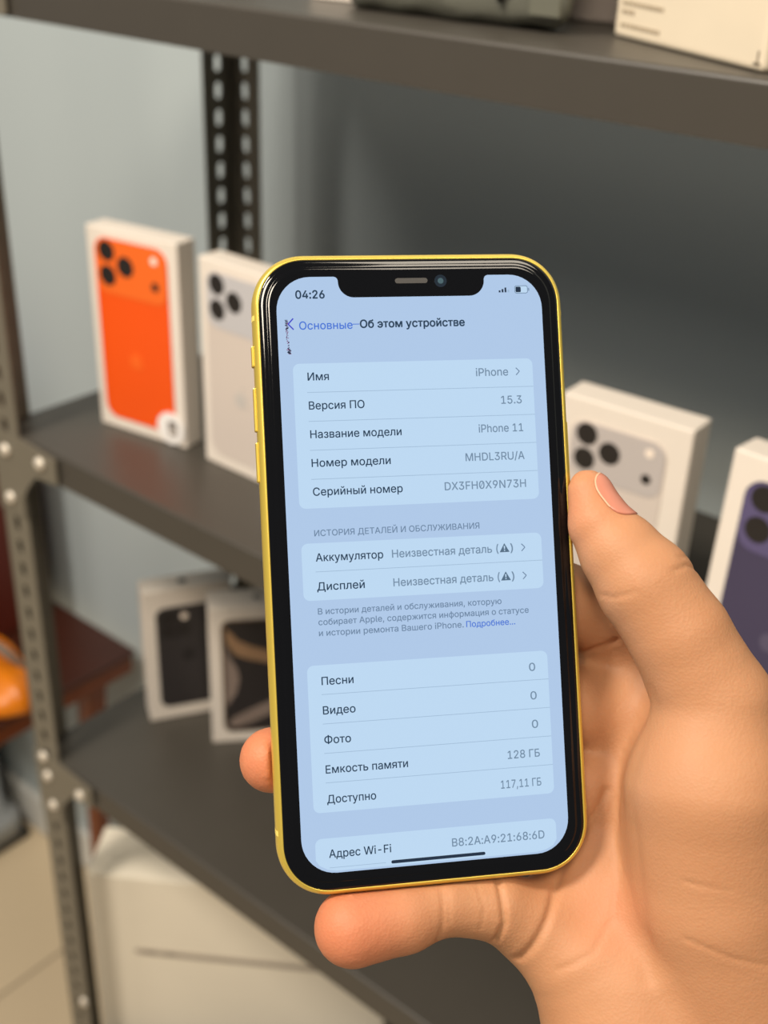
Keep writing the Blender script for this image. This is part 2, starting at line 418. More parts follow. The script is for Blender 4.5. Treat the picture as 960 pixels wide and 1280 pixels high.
# ------------------------------------------------------------------ laptop carton on the bottom shelf
W, H, D = 0.30, 0.242, 0.066
t = empty('laptop_box', 'big white carton printed with a thin laptop seen edge-on, below the lower shelf', 'box', (-0.758, 0.495, SHELF_Z[3]), (0, 0, math.radians(34.5)))
bm = bmesh.new(); add_box(bm, (0, 0, 0), (W, D, H), 0.0015, 2); build('carton', bm, mat('laptop_carton', (238, 228, 208), 0.55, var=0.02, scale=40), t)
bm = bmesh.new(); plate(bm, 0.155, 0.1400, 0.225, 0.0072, 0.0033, 0.0002, -0.0004); p = build('laptop_picture', bm, mat('print_laptop_side', (172, 160, 146), 0.4, var=0.05), t)
bm = bmesh.new(); plate(bm, 0.155, 0.1375, 0.200, 0.0014, 0.0006, -0.0004, -0.0006); build('base_edge', bm, mat('print_laptop_shade', (128, 116, 104), 0.5), p)
for k in range(2):
    bm = bmesh.new(); plate(bm, 0.058 + 0.022 * k, 0.1405, 0.013, 0.0028, 0.0012, -0.0004, -0.0007); build('port', bm, mat('print_port', (120, 108, 98), 0.5), p)

# ------------------------------------------------------------------ things on the top shelf
def lumpy(lo, hi, r, amp, h, seed, freq=40.0, parent=None, name='body', m=None, bulge=0.0):
    """rounded sagging box as one closed mesh"""
    P = grid([lo[i] - 0.012 for i in range(3)], [hi[i] + 0.012 for i in range(3)], h)
    c = np.array([(lo[i] + hi[i]) / 2 for i in range(3)], np.float32); s = np.array([(hi[i] - lo[i]) / 2 - r for i in range(3)], np.float32)
    q = np.abs(P - c) - s
    F = np.sqrt((np.maximum(q, 0) ** 2).sum(-1)) + np.minimum(q.max(-1), 0) - r
    rng = np.random.RandomState(seed); N = np.zeros(F.shape, np.float32)
    for k in range(7):
        d = rng.randn(3).astype(np.float32); d /= np.linalg.norm(d); fr = freq * (0.6 + 1.6 * rng.rand())
        N += np.sin((P @ d) * fr * 2 + rng.rand() * 6.28 + 1.6 * np.sin((P @ d[::-1]) * fr)) / 7
    F = F - amp * N
    F = np.maximum(F, lo[2] + 0.0002 - P[..., 2])
    V, Q = surface_nets(F, (lo[0] - 0.012, lo[1] - 0.012, lo[2] - 0.012), h)
    V = relax(V, Q, 2)
    return link_mesh(name, np_mesh(name, V, Q), m, parent, True)
ZT = SHELF_Z[0] + 0.0002
t = empty('wrapped_parcel', 'dark grey-green parcel in crumpled plastic at the front of the top shelf', 'parcel', (-0.386, 0.507, ZT), (0, 0, math.radians(2)))
body = lumpy((-0.058, 0, 0), (0.074, 0.052, 0.085), 0.010, 0.0045, 0.0028, 3, 45, t, 'wrapped_body', mat('crumpled_plastic', (92, 92, 82), 0.38, var=0.22, scale=35, bump=0.3))
for v in body.data.vertices: v.co.x -= 0.80 * max(v.co.y, 0)
bm = bmesh.new(); add_tube(bm, [(0.036, -0.002, 0.012), (0.0362, -0.0035, 0.020), (0.037, -0.002, 0.030)], [0.0018, 0.0036, 0.0015], 10); build('knot', bm, mat('knot_dark', (56, 52, 46), 0.5), t, True)
bm = bmesh.new(); add_box(bm, (0.051, -0.0010, 0.007), (0.068, 0.0028, 0.034), 0.001); build('tape_patch', bm, mat('tape', (100, 100, 88), 0.4), t)
t = empty('small_grey_box', 'small mauve-grey box between the dark parcel and cream carton, top shelf', 'box', (-0.3560, 0.5675, ZT), (0, 0, math.radians(4)))
bm = bmesh.new(); add_box(bm, (0, 0, 0), (0.060, 0.045, 0.075), 0.0015); build('carton', bm, mat('mauve_grey_carton', (150, 140, 134), 0.6, var=0.04), t)
bm = bmesh.new(); add_box(bm, (0.0, -0.0006, 0.050), (0.060, 0.0004, 0.0508)); build('lid_seam', bm, M_grey, t)
t = empty('cream_carton', 'cream white carton with small grey print at the right end of the top shelf', 'box', (-0.302, 0.531, ZT), (0, 0, math.atan2(-0.050, 0.097)))
bm = bmesh.new(); add_box(bm, (0, 0, 0), (0.109, 0.085, 0.11), 0.0025, 3)
for v in bm.verts:
    if v.co.z > 0.05: v.co.x += 0.004 * math.sin(v.co.y * 40); v.co.y += 0.003 * math.sin(v.co.x * 30)
build('carton', bm, M_card_edge, t)
M_print = mat('carton_print', (158, 142, 118), 0.6)
for z, x0_, x1_ in ((0.0145, 0.006, 0.037), (0.0108, 0.006, 0.015), (0.0050, 0.006, 0.036)):
    bm = bmesh.new(); x = x0_; k = 0
    while x < x1_:
        wd = 0.0018 + 0.0022 * random.random(); add_box(bm, (x, -0.0003, z), (min(x + wd, x1_ + 0.001), 0.0002, z + 0.0017)); x += wd + 0.0011
    build('print_line', bm, M_print, t)
bm = bmesh.new(); add_box(bm, (0.1035, -0.0006, 0.003), (0.1075, 0.0003, 0.0034)); add_box(bm, (0.1057, -0.0006, 0.003), (0.1060, 0.0003, 0.008)); build('corner_tear', bm, mat('tear_dark', (90, 74, 56), 0.7), t)
t = empty('white_card_box', 'low white box on the top shelf, left of the grey-green parcel', 'box', (-0.490, 0.525, ZT), (0, 0, math.radians(8)))
bm = bmesh.new(); add_box(bm, (0, 0, 0), (0.031, 0.05, 0.035), 0.001); build('carton', bm, M_card, t)
bm = bmesh.new(); add_box(bm, (0.0, -0.0006, 0.022), (0.031, 0.0004, 0.0226)); build('lid_seam', bm, M_grey, t)

# ------------------------------------------------------------------ behind the left end: table, red carton, orange cloth, grey case
TX, TYB, TZ = -1.014, 0.772, EYE - 0.888
t = empty('wooden_table', 'low dark red-brown table with orange-brown edge and legs, behind the left post', 'table', (TX, TYB, 0))
M_top = mat('maroon_wood', (58, 26, 15), 0.35, var=0.3, scale=9)
M_wood = mat('orange_wood', (122, 60, 22), 0.4, var=0.2, scale=14)
bm = bmesh.new(); add_box(bm, (-1.05, -0.215, TZ - 0.006), (0, 0, TZ), 0.002, 2); build('tabletop', bm, M_top, t)
bm = bmesh.new(); add_box(bm, (-1.045, -0.210, TZ - 0.032), (-0.003, -0.004, TZ - 0.006), 0.003, 2); build('apron', bm, M_wood, t)
for lx, ly in ((-0.030, -0.050), (-1.00, -0.050)):
    bm = bmesh.new(); add_loft(bm, [[(lx + x + sl, ly + y, z) for x, y in rrect(wd, wd, 0.004, 3)] for z, wd, sl in ((TZ - 0.032, 0.030, 0), (TZ - 0.07, 0.028, -0.004), (TZ - 0.25, 0.022, -0.014), (0.0005, 0.018, -0.026))]); build('leg', bm, M_wood, t)
def blob_mesh(name, segs, k, amp, h, seed, freq, m, parent, floor=None):
    A = np.array([q[0] for q in segs] + [q[1] for q in segs]); R = max(max(q[2], q[3]) for q in segs) + 0.02
    lo, hi = A.min(0) - R, A.max(0) + R
    P = grid(lo, hi, h); F = None
    for a, b_, ra, rb in segs:
        d = seg_dist(P, a, b_, ra, rb); F = d if F is None else smin(F, d, k)
    rng = np.random.RandomState(seed); N = np.zeros(F.shape, np.float32)
    for i in range(8):
        d = rng.randn(3).astype(np.float32); d /= np.linalg.norm(d); fr = freq * (0.5 + 1.5 * rng.rand())
        N += np.sin((P @ d) * fr + rng.rand() * 6.28 + 1.8 * np.sin((P @ d[::-1]) * fr * 0.6)) / 6
    F = F - amp * N
    if floor is not None: F = np.maximum(F, floor - P[..., 2])
    V, Q = surface_nets(F, lo, h); V = relax(V, Q, 2)
    return link_mesh(name, np_mesh(name, V, Q), m, parent, True)
t = empty('orange_cloth', 'crumpled bright orange cloth lying on the table, left of the front post', 'cloth', (-1.060, 0.605, TZ + 0.0005))
blob_mesh('folded_cloth', [((-0.09, 0, 0.012), (0.03, 0.01, 0.010), 0.026, 0.024), ((-0.05, -0.012, 0.008), (0.032, -0.012, 0.008), 0.02, 0.018), ((-0.06, 0.03, 0.02), (0.0, 0.035, 0.012), 0.02, 0.016)], 0.02, 0.006, 0.003, 9, 70,
          mat('orange_cloth', (232, 120, 6), 0.35, var=0.5, scale=26, bump=0.2), t, 0.0)
bm = bmesh.new(); add_tube(bm, [(-0.10, 0.0, 0.044), (-0.06, 0.012, 0.056), (-0.02, 0.02, 0.048), (0.012, 0.03, 0.028)], [0.004, 0.006, 0.006, 0.004], 10); build('pale_band', bm, mat('pale_band', (120, 104, 90), 0.6), t, True)
t = empty('red_carton', 'tall dark red box standing on the table, glimpsed left of the front post', 'box', (-1.225, 0.655, TZ + 0.0003))
bm = bmesh.new(); add_box(bm, (-0.20, 0, 0), (0.066, 0.09, 0.30), 0.003, 2); build('carton', bm, mat('dark_red_card', (92, 30, 14), 0.5, var=0.15, scale=12), t)
bm = bmesh.new(); add_box(bm, (-0.20, -0.0006, 0.258), (0.0665, 0.0905, 0.2592)); build('lid_seam', bm, mat('seam_dark', (40, 14, 8), 0.6), t)
t = empty('grey_case', 'light grey case with a black foot strip on the floor, far left', 'case', (-1.325, 0.775, 0.0))
M_case = mat('grey_plastic', (150, 154, 156), 0.45, var=0.06, scale=20)
bm = bmesh.new(); add_box(bm, (-0.40, -0.30, 0.0), (0, 0, 0.014), 0.004, 2); build('foot_strip', bm, mat('black_rubber', (22, 20, 18), 0.5), t)
bm = bmesh.new(); add_loft(bm, [[(-0.20 + x, -0.15 + y, z) for x, y in rrect(0.396 - e, 0.296 - e, 0.03, 6)] for z, e in ((0.014, 0.0), (0.044, 0.0), (0.054, 0.008), (0.060, 0.030), (0.27, 0.036), (0.285, 0.046), (0.29, 0.07))]); build('body', bm, M_case, t, True)

# ------------------------------------------------------------------ the held phone (local frame: x right, y up, z out of the screen, metres)
RP = np.array([[0.98524682, -0.04834456, 0.16416912], [-0.04417397, -0.99860393, -0.02896288], [0.16534013, 0.02128359, -0.98600692]])
ZS = 4.31
TP = (np.array([9.58136242, 13.28148911, 285.76551538]) - RP[:, 2] * ZS) / 1000   # the screen plane carries the measured pose
MW = np.eye(4); MW[:3, :3] = RC.T @ RP; MW[:3, 3] = RC.T @ TP + np.array([0, 0, EYE])
PHONE_M = Matrix(MW.tolist())
phone = empty('phone', 'yellow-edged smartphone with a lit settings screen, held up in the hand', 'phone')
phone.matrix_world = PHONE_M
mm = 0.001
PW, PH_, PR = 75.7, 150.9, 12.8
M_yellow = mat('yellow_aluminium', (226, 198, 88), 0.32, 0.6)
M_yellow_l = mat('yellow_band', (236, 214, 110), 0.4, 0.1)
M_glass = mat('black_glass', (7, 7, 9), 0.06, spec=0.5)
def ring(inset, z, n=24):
    r = max(PR - inset, 1.0)
    return [(x * mm, y * mm, z * mm) for x, y in rrect(PW - 2 * inset, PH_ - 2 * inset, r, n, 0.95)]
bm = bmesh.new()
add_loft(bm, [ring(2.6, -3.55), ring(1.6, -3.95), ring(1.0, -3.6), ring(0.45, -3.0), ring(0.10, -2.0), ring(0, -0.9), ring(0, 0.9), ring(0.10, 2.0), ring(0.42, 2.9), ring(0.85, 3.45), ring(1.25, 3.75), ring(1.5, 3.7), ring(1.9, 3.2)])
build('frame', bm, M_yellow, phone, True)
bm = bmesh.new()
add_loft(bm, [ring(1.55, -3.9), ring(2.2, -4.10), ring(3.5, -4.15)]); build('back_glass', bm, mat('yellow_back_glass', (240, 214, 96), 0.1), phone, True)
bm = bmesh.new()
add_loft(bm, [ring(1.5, 3.3), ring(1.5, 3.72), ring(1.75, 3.92), ring(2.2, 4.03), ring(2.8, 4.08), ring(3.25, 4.085), ring(3.40, 4.12), ring(3.58, 4.20), ring(3.80, 4.26), ring(4.05, 4.29), ring(4.3, 4.295), ring(4.8, 4.295)]); build('front_glass', bm, M_glass, phone, True)
# side buttons and aerial bands
for ya, yb_, nm in ((54.3, 49.3, 'mute_switch'), (44.4, 34.0, 'volume_button'), (31.5, 22.0, 'volume_button')):
    bm = bmesh.new(); add_box(bm, (-38.35 * mm, yb_ * mm, -1.4 * mm), (-37.6 * mm, ya * mm, 1.4 * mm), 0.0003, 2); build(nm, bm, M_yellow, phone)
bm = bmesh.new(); add_box(bm, (37.6 * mm, 16 * mm, -1.4 * mm), (38.25 * mm, 34 * mm, 1.4 * mm), 0.0003, 2); build('side_button', bm, M_yellow, phone)
for sx, y in ((-1, 60.6), (1, 60.6), (-1, -60.0), (1, -60.0)):
    bm = bmesh.new()
    prof = [(0.42, 2.9), (0.10, 2.0), (0, 0.9), (0, -0.9), (0.10, -2.0), (0.45, -3.0)]
    pts = [(sx * (PW / 2 - i + 0.03), z) for i, z in prof]; pts += [(sx * (PW / 2 - i - 0.3), z) for i, z in reversed(prof)]
    add_prism(bm, pts, lambda x, z, s: (x * mm, (y - 0.6 + 1.2 * s) * mm, z * mm)); build('aerial_band', bm, M_yellow_l, phone)

# screen -- laid out in points: 414 x 896
SW, SH = 64.5, 139.6
PT = SW / 414
def sp(x, y, z=0.0): return ((x * PT - SW / 2) * mm, (SH / 2 - y * SH / 896) * mm, (ZS + z) * mm)
def arc(cx, cy, r, a0, a1, n=10):
    return [(cx + r * math.cos(math.radians(a0 + (a1 - a0) * i / n)), cy + r * math.sin(math.radians(a0 + (a1 - a0) * i / n))) for i in range(n + 1)]
R_ = 52
out = arc(414 - R_, 896 - R_, R_, 90, 0) + arc(414 - R_, R_, R_, 0, -90)
out += arc(323 + 7, 7, 7, -90, -180, 6) + arc(323 - 24, 32 - 24, 24, 0, 90) + arc(95 + 24, 8, 24, 90, 180) + arc(95 - 7, 7, 7, 0, -90, 6)
out += arc(R_, R_, R_, -90, -180) + arc(R_, 896 - R_, R_, 180, 90)
M_bg = screen_mat('display_background', (176, 201, 232)); M_cell = screen_mat('display_cell', (190, 217, 242))
M_ink = screen_mat('display_ink', (44, 66, 88)); M_val = screen_mat('display_value', (118, 142, 166)); M_cap = screen_mat('display_caption', (112, 136, 164))
M_blue = screen_mat('display_blue', (74, 118, 214)); M_line = screen_mat('display_line', (160, 186, 212)); M_black = screen_mat('display_black', (38, 52, 70))
M_violet = screen_mat('display_violet', (70, 74, 200)); M_maroon = screen_mat('display_maroon', (130, 60, 110))
def flat(name, pts, m, z, parent):
    bm = bmesh.new(); vs = [bm.verts.new(sp(x, y, z)) for x, y in pts]; f = bm.faces.new(vs); f.normal_update()
    bmesh.ops.triangulate(bm, faces=[f])
    for f in bm.faces:
        f.normal_update()
        if f.normal.z < 0: f.normal_flip()
    me = bpy.data.meshes.new(name); bm.to_mesh(me); bm.free()
    return link_mesh(name, me, m, parent)
screen = flat('screen', out, M_bg, 0, phone)
def cell(y0, y1, rbot=10, x0=20.5, x1=394):
    pts = arc(x1 - 10, y0 + 10, 10, -90, 0) + (arc(x1 - rbot, y1 - rbot, rbot, 0, 90) if rbot else [(x1, y1)]) + (arc(x0 + rbot, y1 - rbot, rbot, 90, 180) if rbot else [(x0, y1)]) + arc(x0 + 10, y0 + 10, 10, 180, 270)
    flat('list_panel', pts, M_cell, 0.008, screen)
def rule(y): flat('divider', [(40.5, y - 0.45), (394, y - 0.45), (394, y + 0.45), (40.5, y + 0.45)], M_line, 0.014, screen)
cell(131.2, 350.0); cell(402.5, 488.5); cell(585.5, 805.5)
# the last panel is cut by the rounded screen corner
flat('list_panel', arc(384, 854, 10, -90, 0) + [(394, 876)] + [(388, 885), (376, 890.5), (362, 893), (52, 893), (38, 890.5), (26, 884), (20.5, 876)] + arc(30.5, 854, 10, 180, 270), M_cell, 0.008, screen)
for i in range(1, 5): rule(131.2 + 43.75 * i); rule(585.5 + 44.0 * i)
rule(445.5); flat('divider', [(40.5, 887.6), (126, 887.6), (126, 888.4), (40.5, 888.4)], M_line, 0.014, screen)

GLYPHS = {   # letter outlines in 1/1000 em: advance width, then one flat x,y list per contour
"(":[273,[89,207,90,244,94,283,101,324,109,364,119,403,132,441,145,477,160,510,177,539,236,539,219,503,204,466,191,428,179,390,169,351,161,313,156,276,152,241,151,207,152,176,155,145,160,115,167,83,177,50,188,16,202,-19,218,-57,236,-96,177,-96,150,-46,128,4,111,55,99,106,92,156]],")":[273,[37,-96,56,-56,72,-18,86,18,97,52,106,85,113,116,118,147,121,177,122,207,121,241,117,276,112,313,104,351,94,390,82,428,69,466,54,503,37,539,97,539,113,510,128,477,142,441,154,403,164,364,173,323,179,283,183,244,184,207,182,156,174,104,161,53,144,3,123,-47,97,-96]],",":[188,[38,-119,68,71,137,71,84,-119]],"-":[453,[337,244,337,188,114,188,114,244]],".":[188,[95,-4,83,-3,73,1,63,9,55,18,51,29,50,41,51,53,55,64,63,73,73,81,83,85,95,87,107,85,118,81,128,73,135,64,140,53,141,41,140,29,135,18,128,9,118,1,107,-3]],"/":[249,[235,533,71,-76,14,-76,178,533]],"0":[453,[227,-7,191,-3,158,7,130,24,105,48,85,77,69,113,57,155,50,202,48,254,50,306,57,353,69,395,85,431,106,461,130,484,159,502,191,512,227,516,262,512,295,502,323,484,348,461,368,431,384,395,396,353,403,306,405,254,403,202,396,155,384,113,368,77,348,48,323,24,295,7,263,-3],[227,50,250,52,271,60,290,74,306,92,320,116,330,144,338,176,342,213,344,254,342,295,338,332,330,365,320,393,306,416,290,435,271,449,250,457,227,460,203,457,182,449,163,435,147,416,134,393,123,365,115,332,111,295,109,254,111,213,115,176,123,144,134,116,147,92,163,74,182,60,203,52]],
"1":[453,[76,0,76,55,391,55,391,0],[276,509,276,0,212,0,212,448,209,448,86,358,86,427,198,509]],"2":[453,[64,0,64,47,234,229,252,248,268,266,282,282,294,298,303,312,311,327,316,341,319,356,320,371,319,389,315,405,308,419,298,431,287,441,273,449,258,455,241,458,224,460,205,458,188,454,172,447,159,438,148,427,139,413,132,398,128,381,127,362,66,362,68,391,75,418,86,442,102,464,121,482,143,496,168,507,196,513,225,516,254,513,281,507,306,497,328,482,346,465,361,445,372,423,379,398,381,372,380,354,377,336,371,318,363,299,351,280,336,259,317,235,294,209,267,180,153,60,153,57,389,57,389,0]],"3":[453,[218,-7,188,-5,159,1,133,10,108,22,88,38,70,57,57,79,48,104,44,132,109,132,112,115,118,100,126,87,137,76,150,66,165,59,182,54,200,51,219,50,239,51,258,55,275,61,291,69,304,80,315,93,323,108,328,125,329,145,328,163,323,180,316,196,306,211,292,223,275,234,254,241,229,246,201,248,157,248,157,299,288,448,288,452,70,452,70,509,372,509,372,461,211,278,211,289,247,290,279,286,308,276,333,262,354,244,371,222,383,198,391,173,393,145,390,116,383,90,370,66,354,45,333,27,309,12,281,2,251,-5]],
"4":[453,[40,105,40,158,247,509,311,509,109,166,109,163,413,163,413,105],[282,0,282,121,282,146,282,318,343,318,343,0]],"5":[453,[221,-7,192,-5,165,1,140,11,118,25,99,41,83,60,71,82,63,105,60,130,122,130,125,115,130,102,138,89,148,78,160,68,173,60,188,54,204,51,221,50,241,51,259,56,276,64,291,75,304,89,314,104,322,122,326,141,328,162,326,183,321,203,314,221,303,237,290,251,275,262,257,270,238,275,218,277,201,276,184,273,167,268,152,262,139,255,128,246,67,253,96,509,366,509,366,452,151,452,134,301,136,301,148,311,162,318,178,325,194,330,212,333,229,334,252,332,274,328,294,321,313,311,330,299,345,285,358,269,370,251,379,231,386,210,390,187,391,163,388,132,381,102,369,76,352,52,332,32,309,15,282,3,253,-4]],"6":[453,[226,-7,196,-4,168,3,142,15,119,31,100,51,84,74,73,101,66,130,64,162,65,187,71,212,80,239,93,268,112,302,137,340,252,509,322,509,151,261,145,261,151,270,157,279,165,288,174,295,184,302,196,307,208,311,221,313,235,314,265,312,291,305,316,295,337,280,355,262,370,240,380,215,387,187,389,157,387,127,379,98,368,73,352,50,333,30,310,14,284,3,257,-4],[226,48,245,50,263,55,279,63,293,73,304,86,314,101,322,119,326,137,327,157,326,178,322,196,314,213,304,228,293,241,279,251,263,259,245,264,226,265,207,264,190,259,174,252,160,241,148,229,138,214,131,197,126,179,125,158,126,138,131,119,138,102,148,86,160,73,174,63,190,55,207,50]],
"7":[453,[97,0,323,448,323,452,62,452,62,509,391,509,391,449,165,0]],"8":[453,[226,-7,193,-5,163,1,136,11,111,25,91,42,74,62,62,84,54,109,52,135,53,156,58,176,65,195,75,212,87,228,101,241,117,252,134,260,153,265,153,267,129,276,109,289,93,308,80,330,73,354,70,380,73,405,79,429,90,450,106,469,124,485,146,498,170,508,197,514,226,516,255,514,282,508,306,498,328,485,346,469,361,450,373,429,379,405,382,380,379,354,372,330,359,308,343,289,323,276,300,267,300,265,319,260,335,252,351,241,365,228,377,212,387,195,395,176,399,156,401,135,398,109,391,84,378,62,362,42,341,25,317,11,289,1,259,-5],[226,49,248,50,267,54,285,60,300,69,313,79,323,91,331,106,335,121,337,139,335,157,330,173,322,189,312,202,298,213,283,223,265,230,247,234,226,235,206,234,187,230,169,223,154,213,140,202,130,189,122,173,117,157,115,139,117,121,121,106,129,91,139,79,152,69,167,60,185,54,205,50],[226,290,244,291,260,294,274,300,287,308,298,318,307,330,314,344,318,359,319,376,318,392,314,407,308,420,299,432,288,442,275,449,260,455,244,459,226,460,208,459,192,455,177,449,164,442,153,432,145,420,138,407,134,392,133,376,134,359,138,344,145,330,154,318,165,308,178,300,193,294,209,291]],
"9":[453,[226,516,256,513,285,506,310,494,333,478,352,458,368,434,380,408,387,378,389,347,387,322,382,296,373,270,359,240,340,207,315,168,200,0,130,0,301,248,307,248,302,238,295,229,287,221,278,214,268,207,257,202,245,198,232,195,218,195,188,197,161,203,137,214,116,229,98,247,83,269,72,294,66,321,64,352,66,382,73,411,85,436,101,459,120,479,143,494,168,506,196,513],[226,460,207,459,190,454,174,446,160,435,148,423,138,407,131,390,127,372,125,352,127,331,131,313,138,295,148,280,160,268,174,257,190,250,207,245,226,243,245,245,263,249,279,257,293,267,305,280,314,295,322,312,326,330,327,350,326,371,322,390,314,407,305,422,293,435,279,446,263,454,245,459]],":":[188,[95,-4,83,-3,73,1,63,9,55,18,51,29,50,41,51,53,55,64,63,73,73,81,83,85,95,87,107,85,118,81,128,73,135,64,140,53,141,41,140,29,135,18,128,9,118,1,107,-3],[95,271,83,272,73,277,63,284,55,294,51,304,50,316,51,328,55,339,63,349,73,356,83,360,95,362,107,360,118,356,128,349,135,339,140,328,141,316,140,304,135,294,128,284,118,277,107,272]],
"A":[480,[16,0,201,509,276,509,463,0,395,0,287,302,280,323,272,346,264,372,255,402,244,438,232,478,245,478,233,437,222,402,213,371,204,345,197,322,191,302,85,0],[110,142,110,199,370,199,370,142]],"B":[456,[60,0,60,509,241,509,274,507,304,501,329,491,350,477,367,461,381,442,390,421,396,398,398,374,397,353,393,336,387,320,378,307,368,295,356,286,343,278,329,272,315,267,315,262,331,260,347,254,363,245,378,234,391,220,402,203,411,184,416,161,418,136,416,111,410,88,400,67,386,48,368,31,344,18,317,8,284,2,247,0],[125,57,245,57,281,60,309,67,330,80,344,96,353,115,355,137,354,153,350,169,342,184,333,197,320,209,306,218,289,225,269,229,248,231,125,231],[125,285,238,285,256,287,273,290,288,296,302,304,314,314,323,326,330,340,335,355,336,372,333,393,326,412,313,429,294,442,270,449,240,452,125,452]],"D":[502,[219,0,96,0,96,57,215,57,254,60,288,68,318,81,343,99,363,122,379,149,390,181,397,216,399,255,397,294,390,329,379,361,364,388,344,410,320,428,291,441,258,449,221,452,93,452,93,509,225,509,273,505,315,495,353,478,385,455,412,426,433,391,449,351,458,306,462,255,458,205,449,159,433,119,411,83,384,54,351,31,312,14,268,3],[125,509,125,0,60,0,60,509]],
"F":[410,[60,0,60,509,369,509,369,452,125,452,125,278,346,278,346,221,125,221,125,0]],"H":[517,[60,0,60,509,125,509,125,289,392,289,392,509,457,509,457,0,392,0,392,232,125,232,125,0]],"L":[393,[60,0,60,509,125,509,125,57,361,57,361,0]],"M":[628,[60,0,60,509,152,509,277,187,280,179,284,170,287,159,291,147,295,135,299,123,303,110,307,97,311,84,315,71,319,60,322,49,307,49,311,59,314,71,318,83,322,95,326,108,330,121,334,134,338,146,342,158,346,169,349,179,352,187,476,509,568,509,568,0,504,0,504,291,504,302,504,314,504,327,505,340,505,354,505,369,505,383,506,398,506,413,506,428,507,443,507,457,513,457,508,441,503,425,498,409,492,393,487,378,482,363,477,348,472,335,467,322,463,310,459,300,456,291,342,0,286,0,170,291,167,300,163,310,159,321,155,333,150,347,145,361,140,376,134,392,129,408,124,424,118,441,112,457,119,457,119,444,120,430,120,416,120,401,121,386,121,372,121,357,121,342,122,328,122,315,122,302,122,291,122,0]],
"N":[523,[60,0,60,509,136,509,343,183,349,174,355,163,363,151,371,137,379,122,388,107,396,90,405,73,414,55,405,54,403,72,402,90,401,108,400,126,399,142,399,157,399,171,399,184,399,195,399,509,463,509,463,0,387,0,202,290,194,303,186,317,177,331,168,346,159,363,148,381,136,402,123,425,108,452,119,454,120,429,121,406,122,384,123,363,124,345,124,328,125,313,125,301,125,291,125,0]],"P":[445,[60,0,60,509,235,509,272,506,305,499,332,487,356,471,375,452,390,430,400,404,407,377,409,348,407,318,400,291,390,265,375,243,356,223,332,207,305,195,272,188,235,186,109,186,109,242,233,242,257,244,279,248,297,256,312,266,324,279,333,294,339,310,343,328,344,348,343,367,339,385,333,402,324,416,312,428,297,439,279,446,257,451,232,452,125,452,125,0]],"R":[449,[60,0,60,509,236,509,273,506,305,500,333,489,356,473,376,455,390,433,401,408,407,381,409,352,407,323,401,296,390,271,376,250,356,232,333,217,305,206,273,200,236,198,96,198,96,255,234,255,258,256,280,260,298,267,313,276,325,287,334,300,340,316,344,333,345,352,344,371,340,389,334,405,325,419,313,430,298,440,279,446,258,451,233,452,125,452,125,0],[353,0,230,229,303,229,428,0]],
"U":[517,[259,-8,220,-6,186,2,154,15,126,33,103,55,85,80,71,108,63,140,60,173,60,509,124,509,124,178,126,155,132,133,141,113,153,95,169,80,187,68,208,59,232,53,259,52,285,53,309,59,331,68,349,80,364,95,377,113,385,133,391,155,393,178,393,509,457,509,457,173,454,140,446,108,433,80,414,55,391,33,363,15,332,2,297,-6]],"W":[686,[155,0,16,509,82,509,163,196,167,179,172,162,175,145,179,128,183,111,187,94,190,76,194,58,197,40,189,40,193,58,196,76,200,94,203,111,207,128,211,145,215,162,220,179,224,196,306,509,380,509,462,196,466,179,470,162,474,145,478,128,482,111,486,94,490,76,494,58,497,40,488,40,492,58,495,76,499,94,503,111,506,128,510,145,515,162,519,179,523,196,603,509,670,509,530,0,455,0,368,323,362,345,357,368,351,391,346,417,341,445,336,475,350,475,345,446,340,420,335,395,330,371,324,347,318,323,230,0]],"X":[474,[18,0,217,284,217,236,29,509,104,509,178,400,188,386,196,373,204,361,211,350,217,340,223,329,230,318,236,305,243,292,232,292,239,305,246,317,252,329,258,339,265,350,272,361,280,373,288,386,298,400,374,509,446,509,259,239,259,287,456,0,382,0,292,129,283,142,275,154,268,165,262,175,256,185,250,195,244,206,237,218,230,231,244,231,238,219,231,207,225,196,219,186,213,176,206,166,199,155,191,143,182,129,91,0]],
"e":[404,[212,-8,177,-5,145,3,117,16,92,35,72,58,56,85,44,116,37,150,34,187,36,224,44,258,55,290,71,317,91,340,115,359,142,373,172,382,205,384,226,383,246,380,266,374,285,366,303,355,319,341,334,324,347,305,357,282,365,256,370,227,371,194,371,169,75,169,75,221,338,221,310,202,308,226,304,248,298,269,288,286,277,301,263,314,246,323,227,328,205,330,183,328,164,323,146,313,131,301,119,286,109,270,102,251,97,231,96,211,96,178,98,151,102,127,110,106,121,88,135,73,151,61,169,53,190,48,212,46,227,47,241,49,254,53,265,58,276,65,285,73,294,82,300,93,306,105,365,91,358,72,348,55,335,39,320,26,302,14,283,4,261,-3,237,-7]],"h":[410,[114,227,114,0,53,0,53,509,114,509,114,287,102,287,116,319,132,344,152,362,175,374,200,382,227,384,252,383,275,377,295,369,313,356,328,340,341,321,350,298,355,271,357,240,357,0,296,0,296,235,293,263,286,286,273,304,256,318,235,326,210,329,192,328,176,324,161,317,147,308,136,297,126,283,119,266,115,248]],
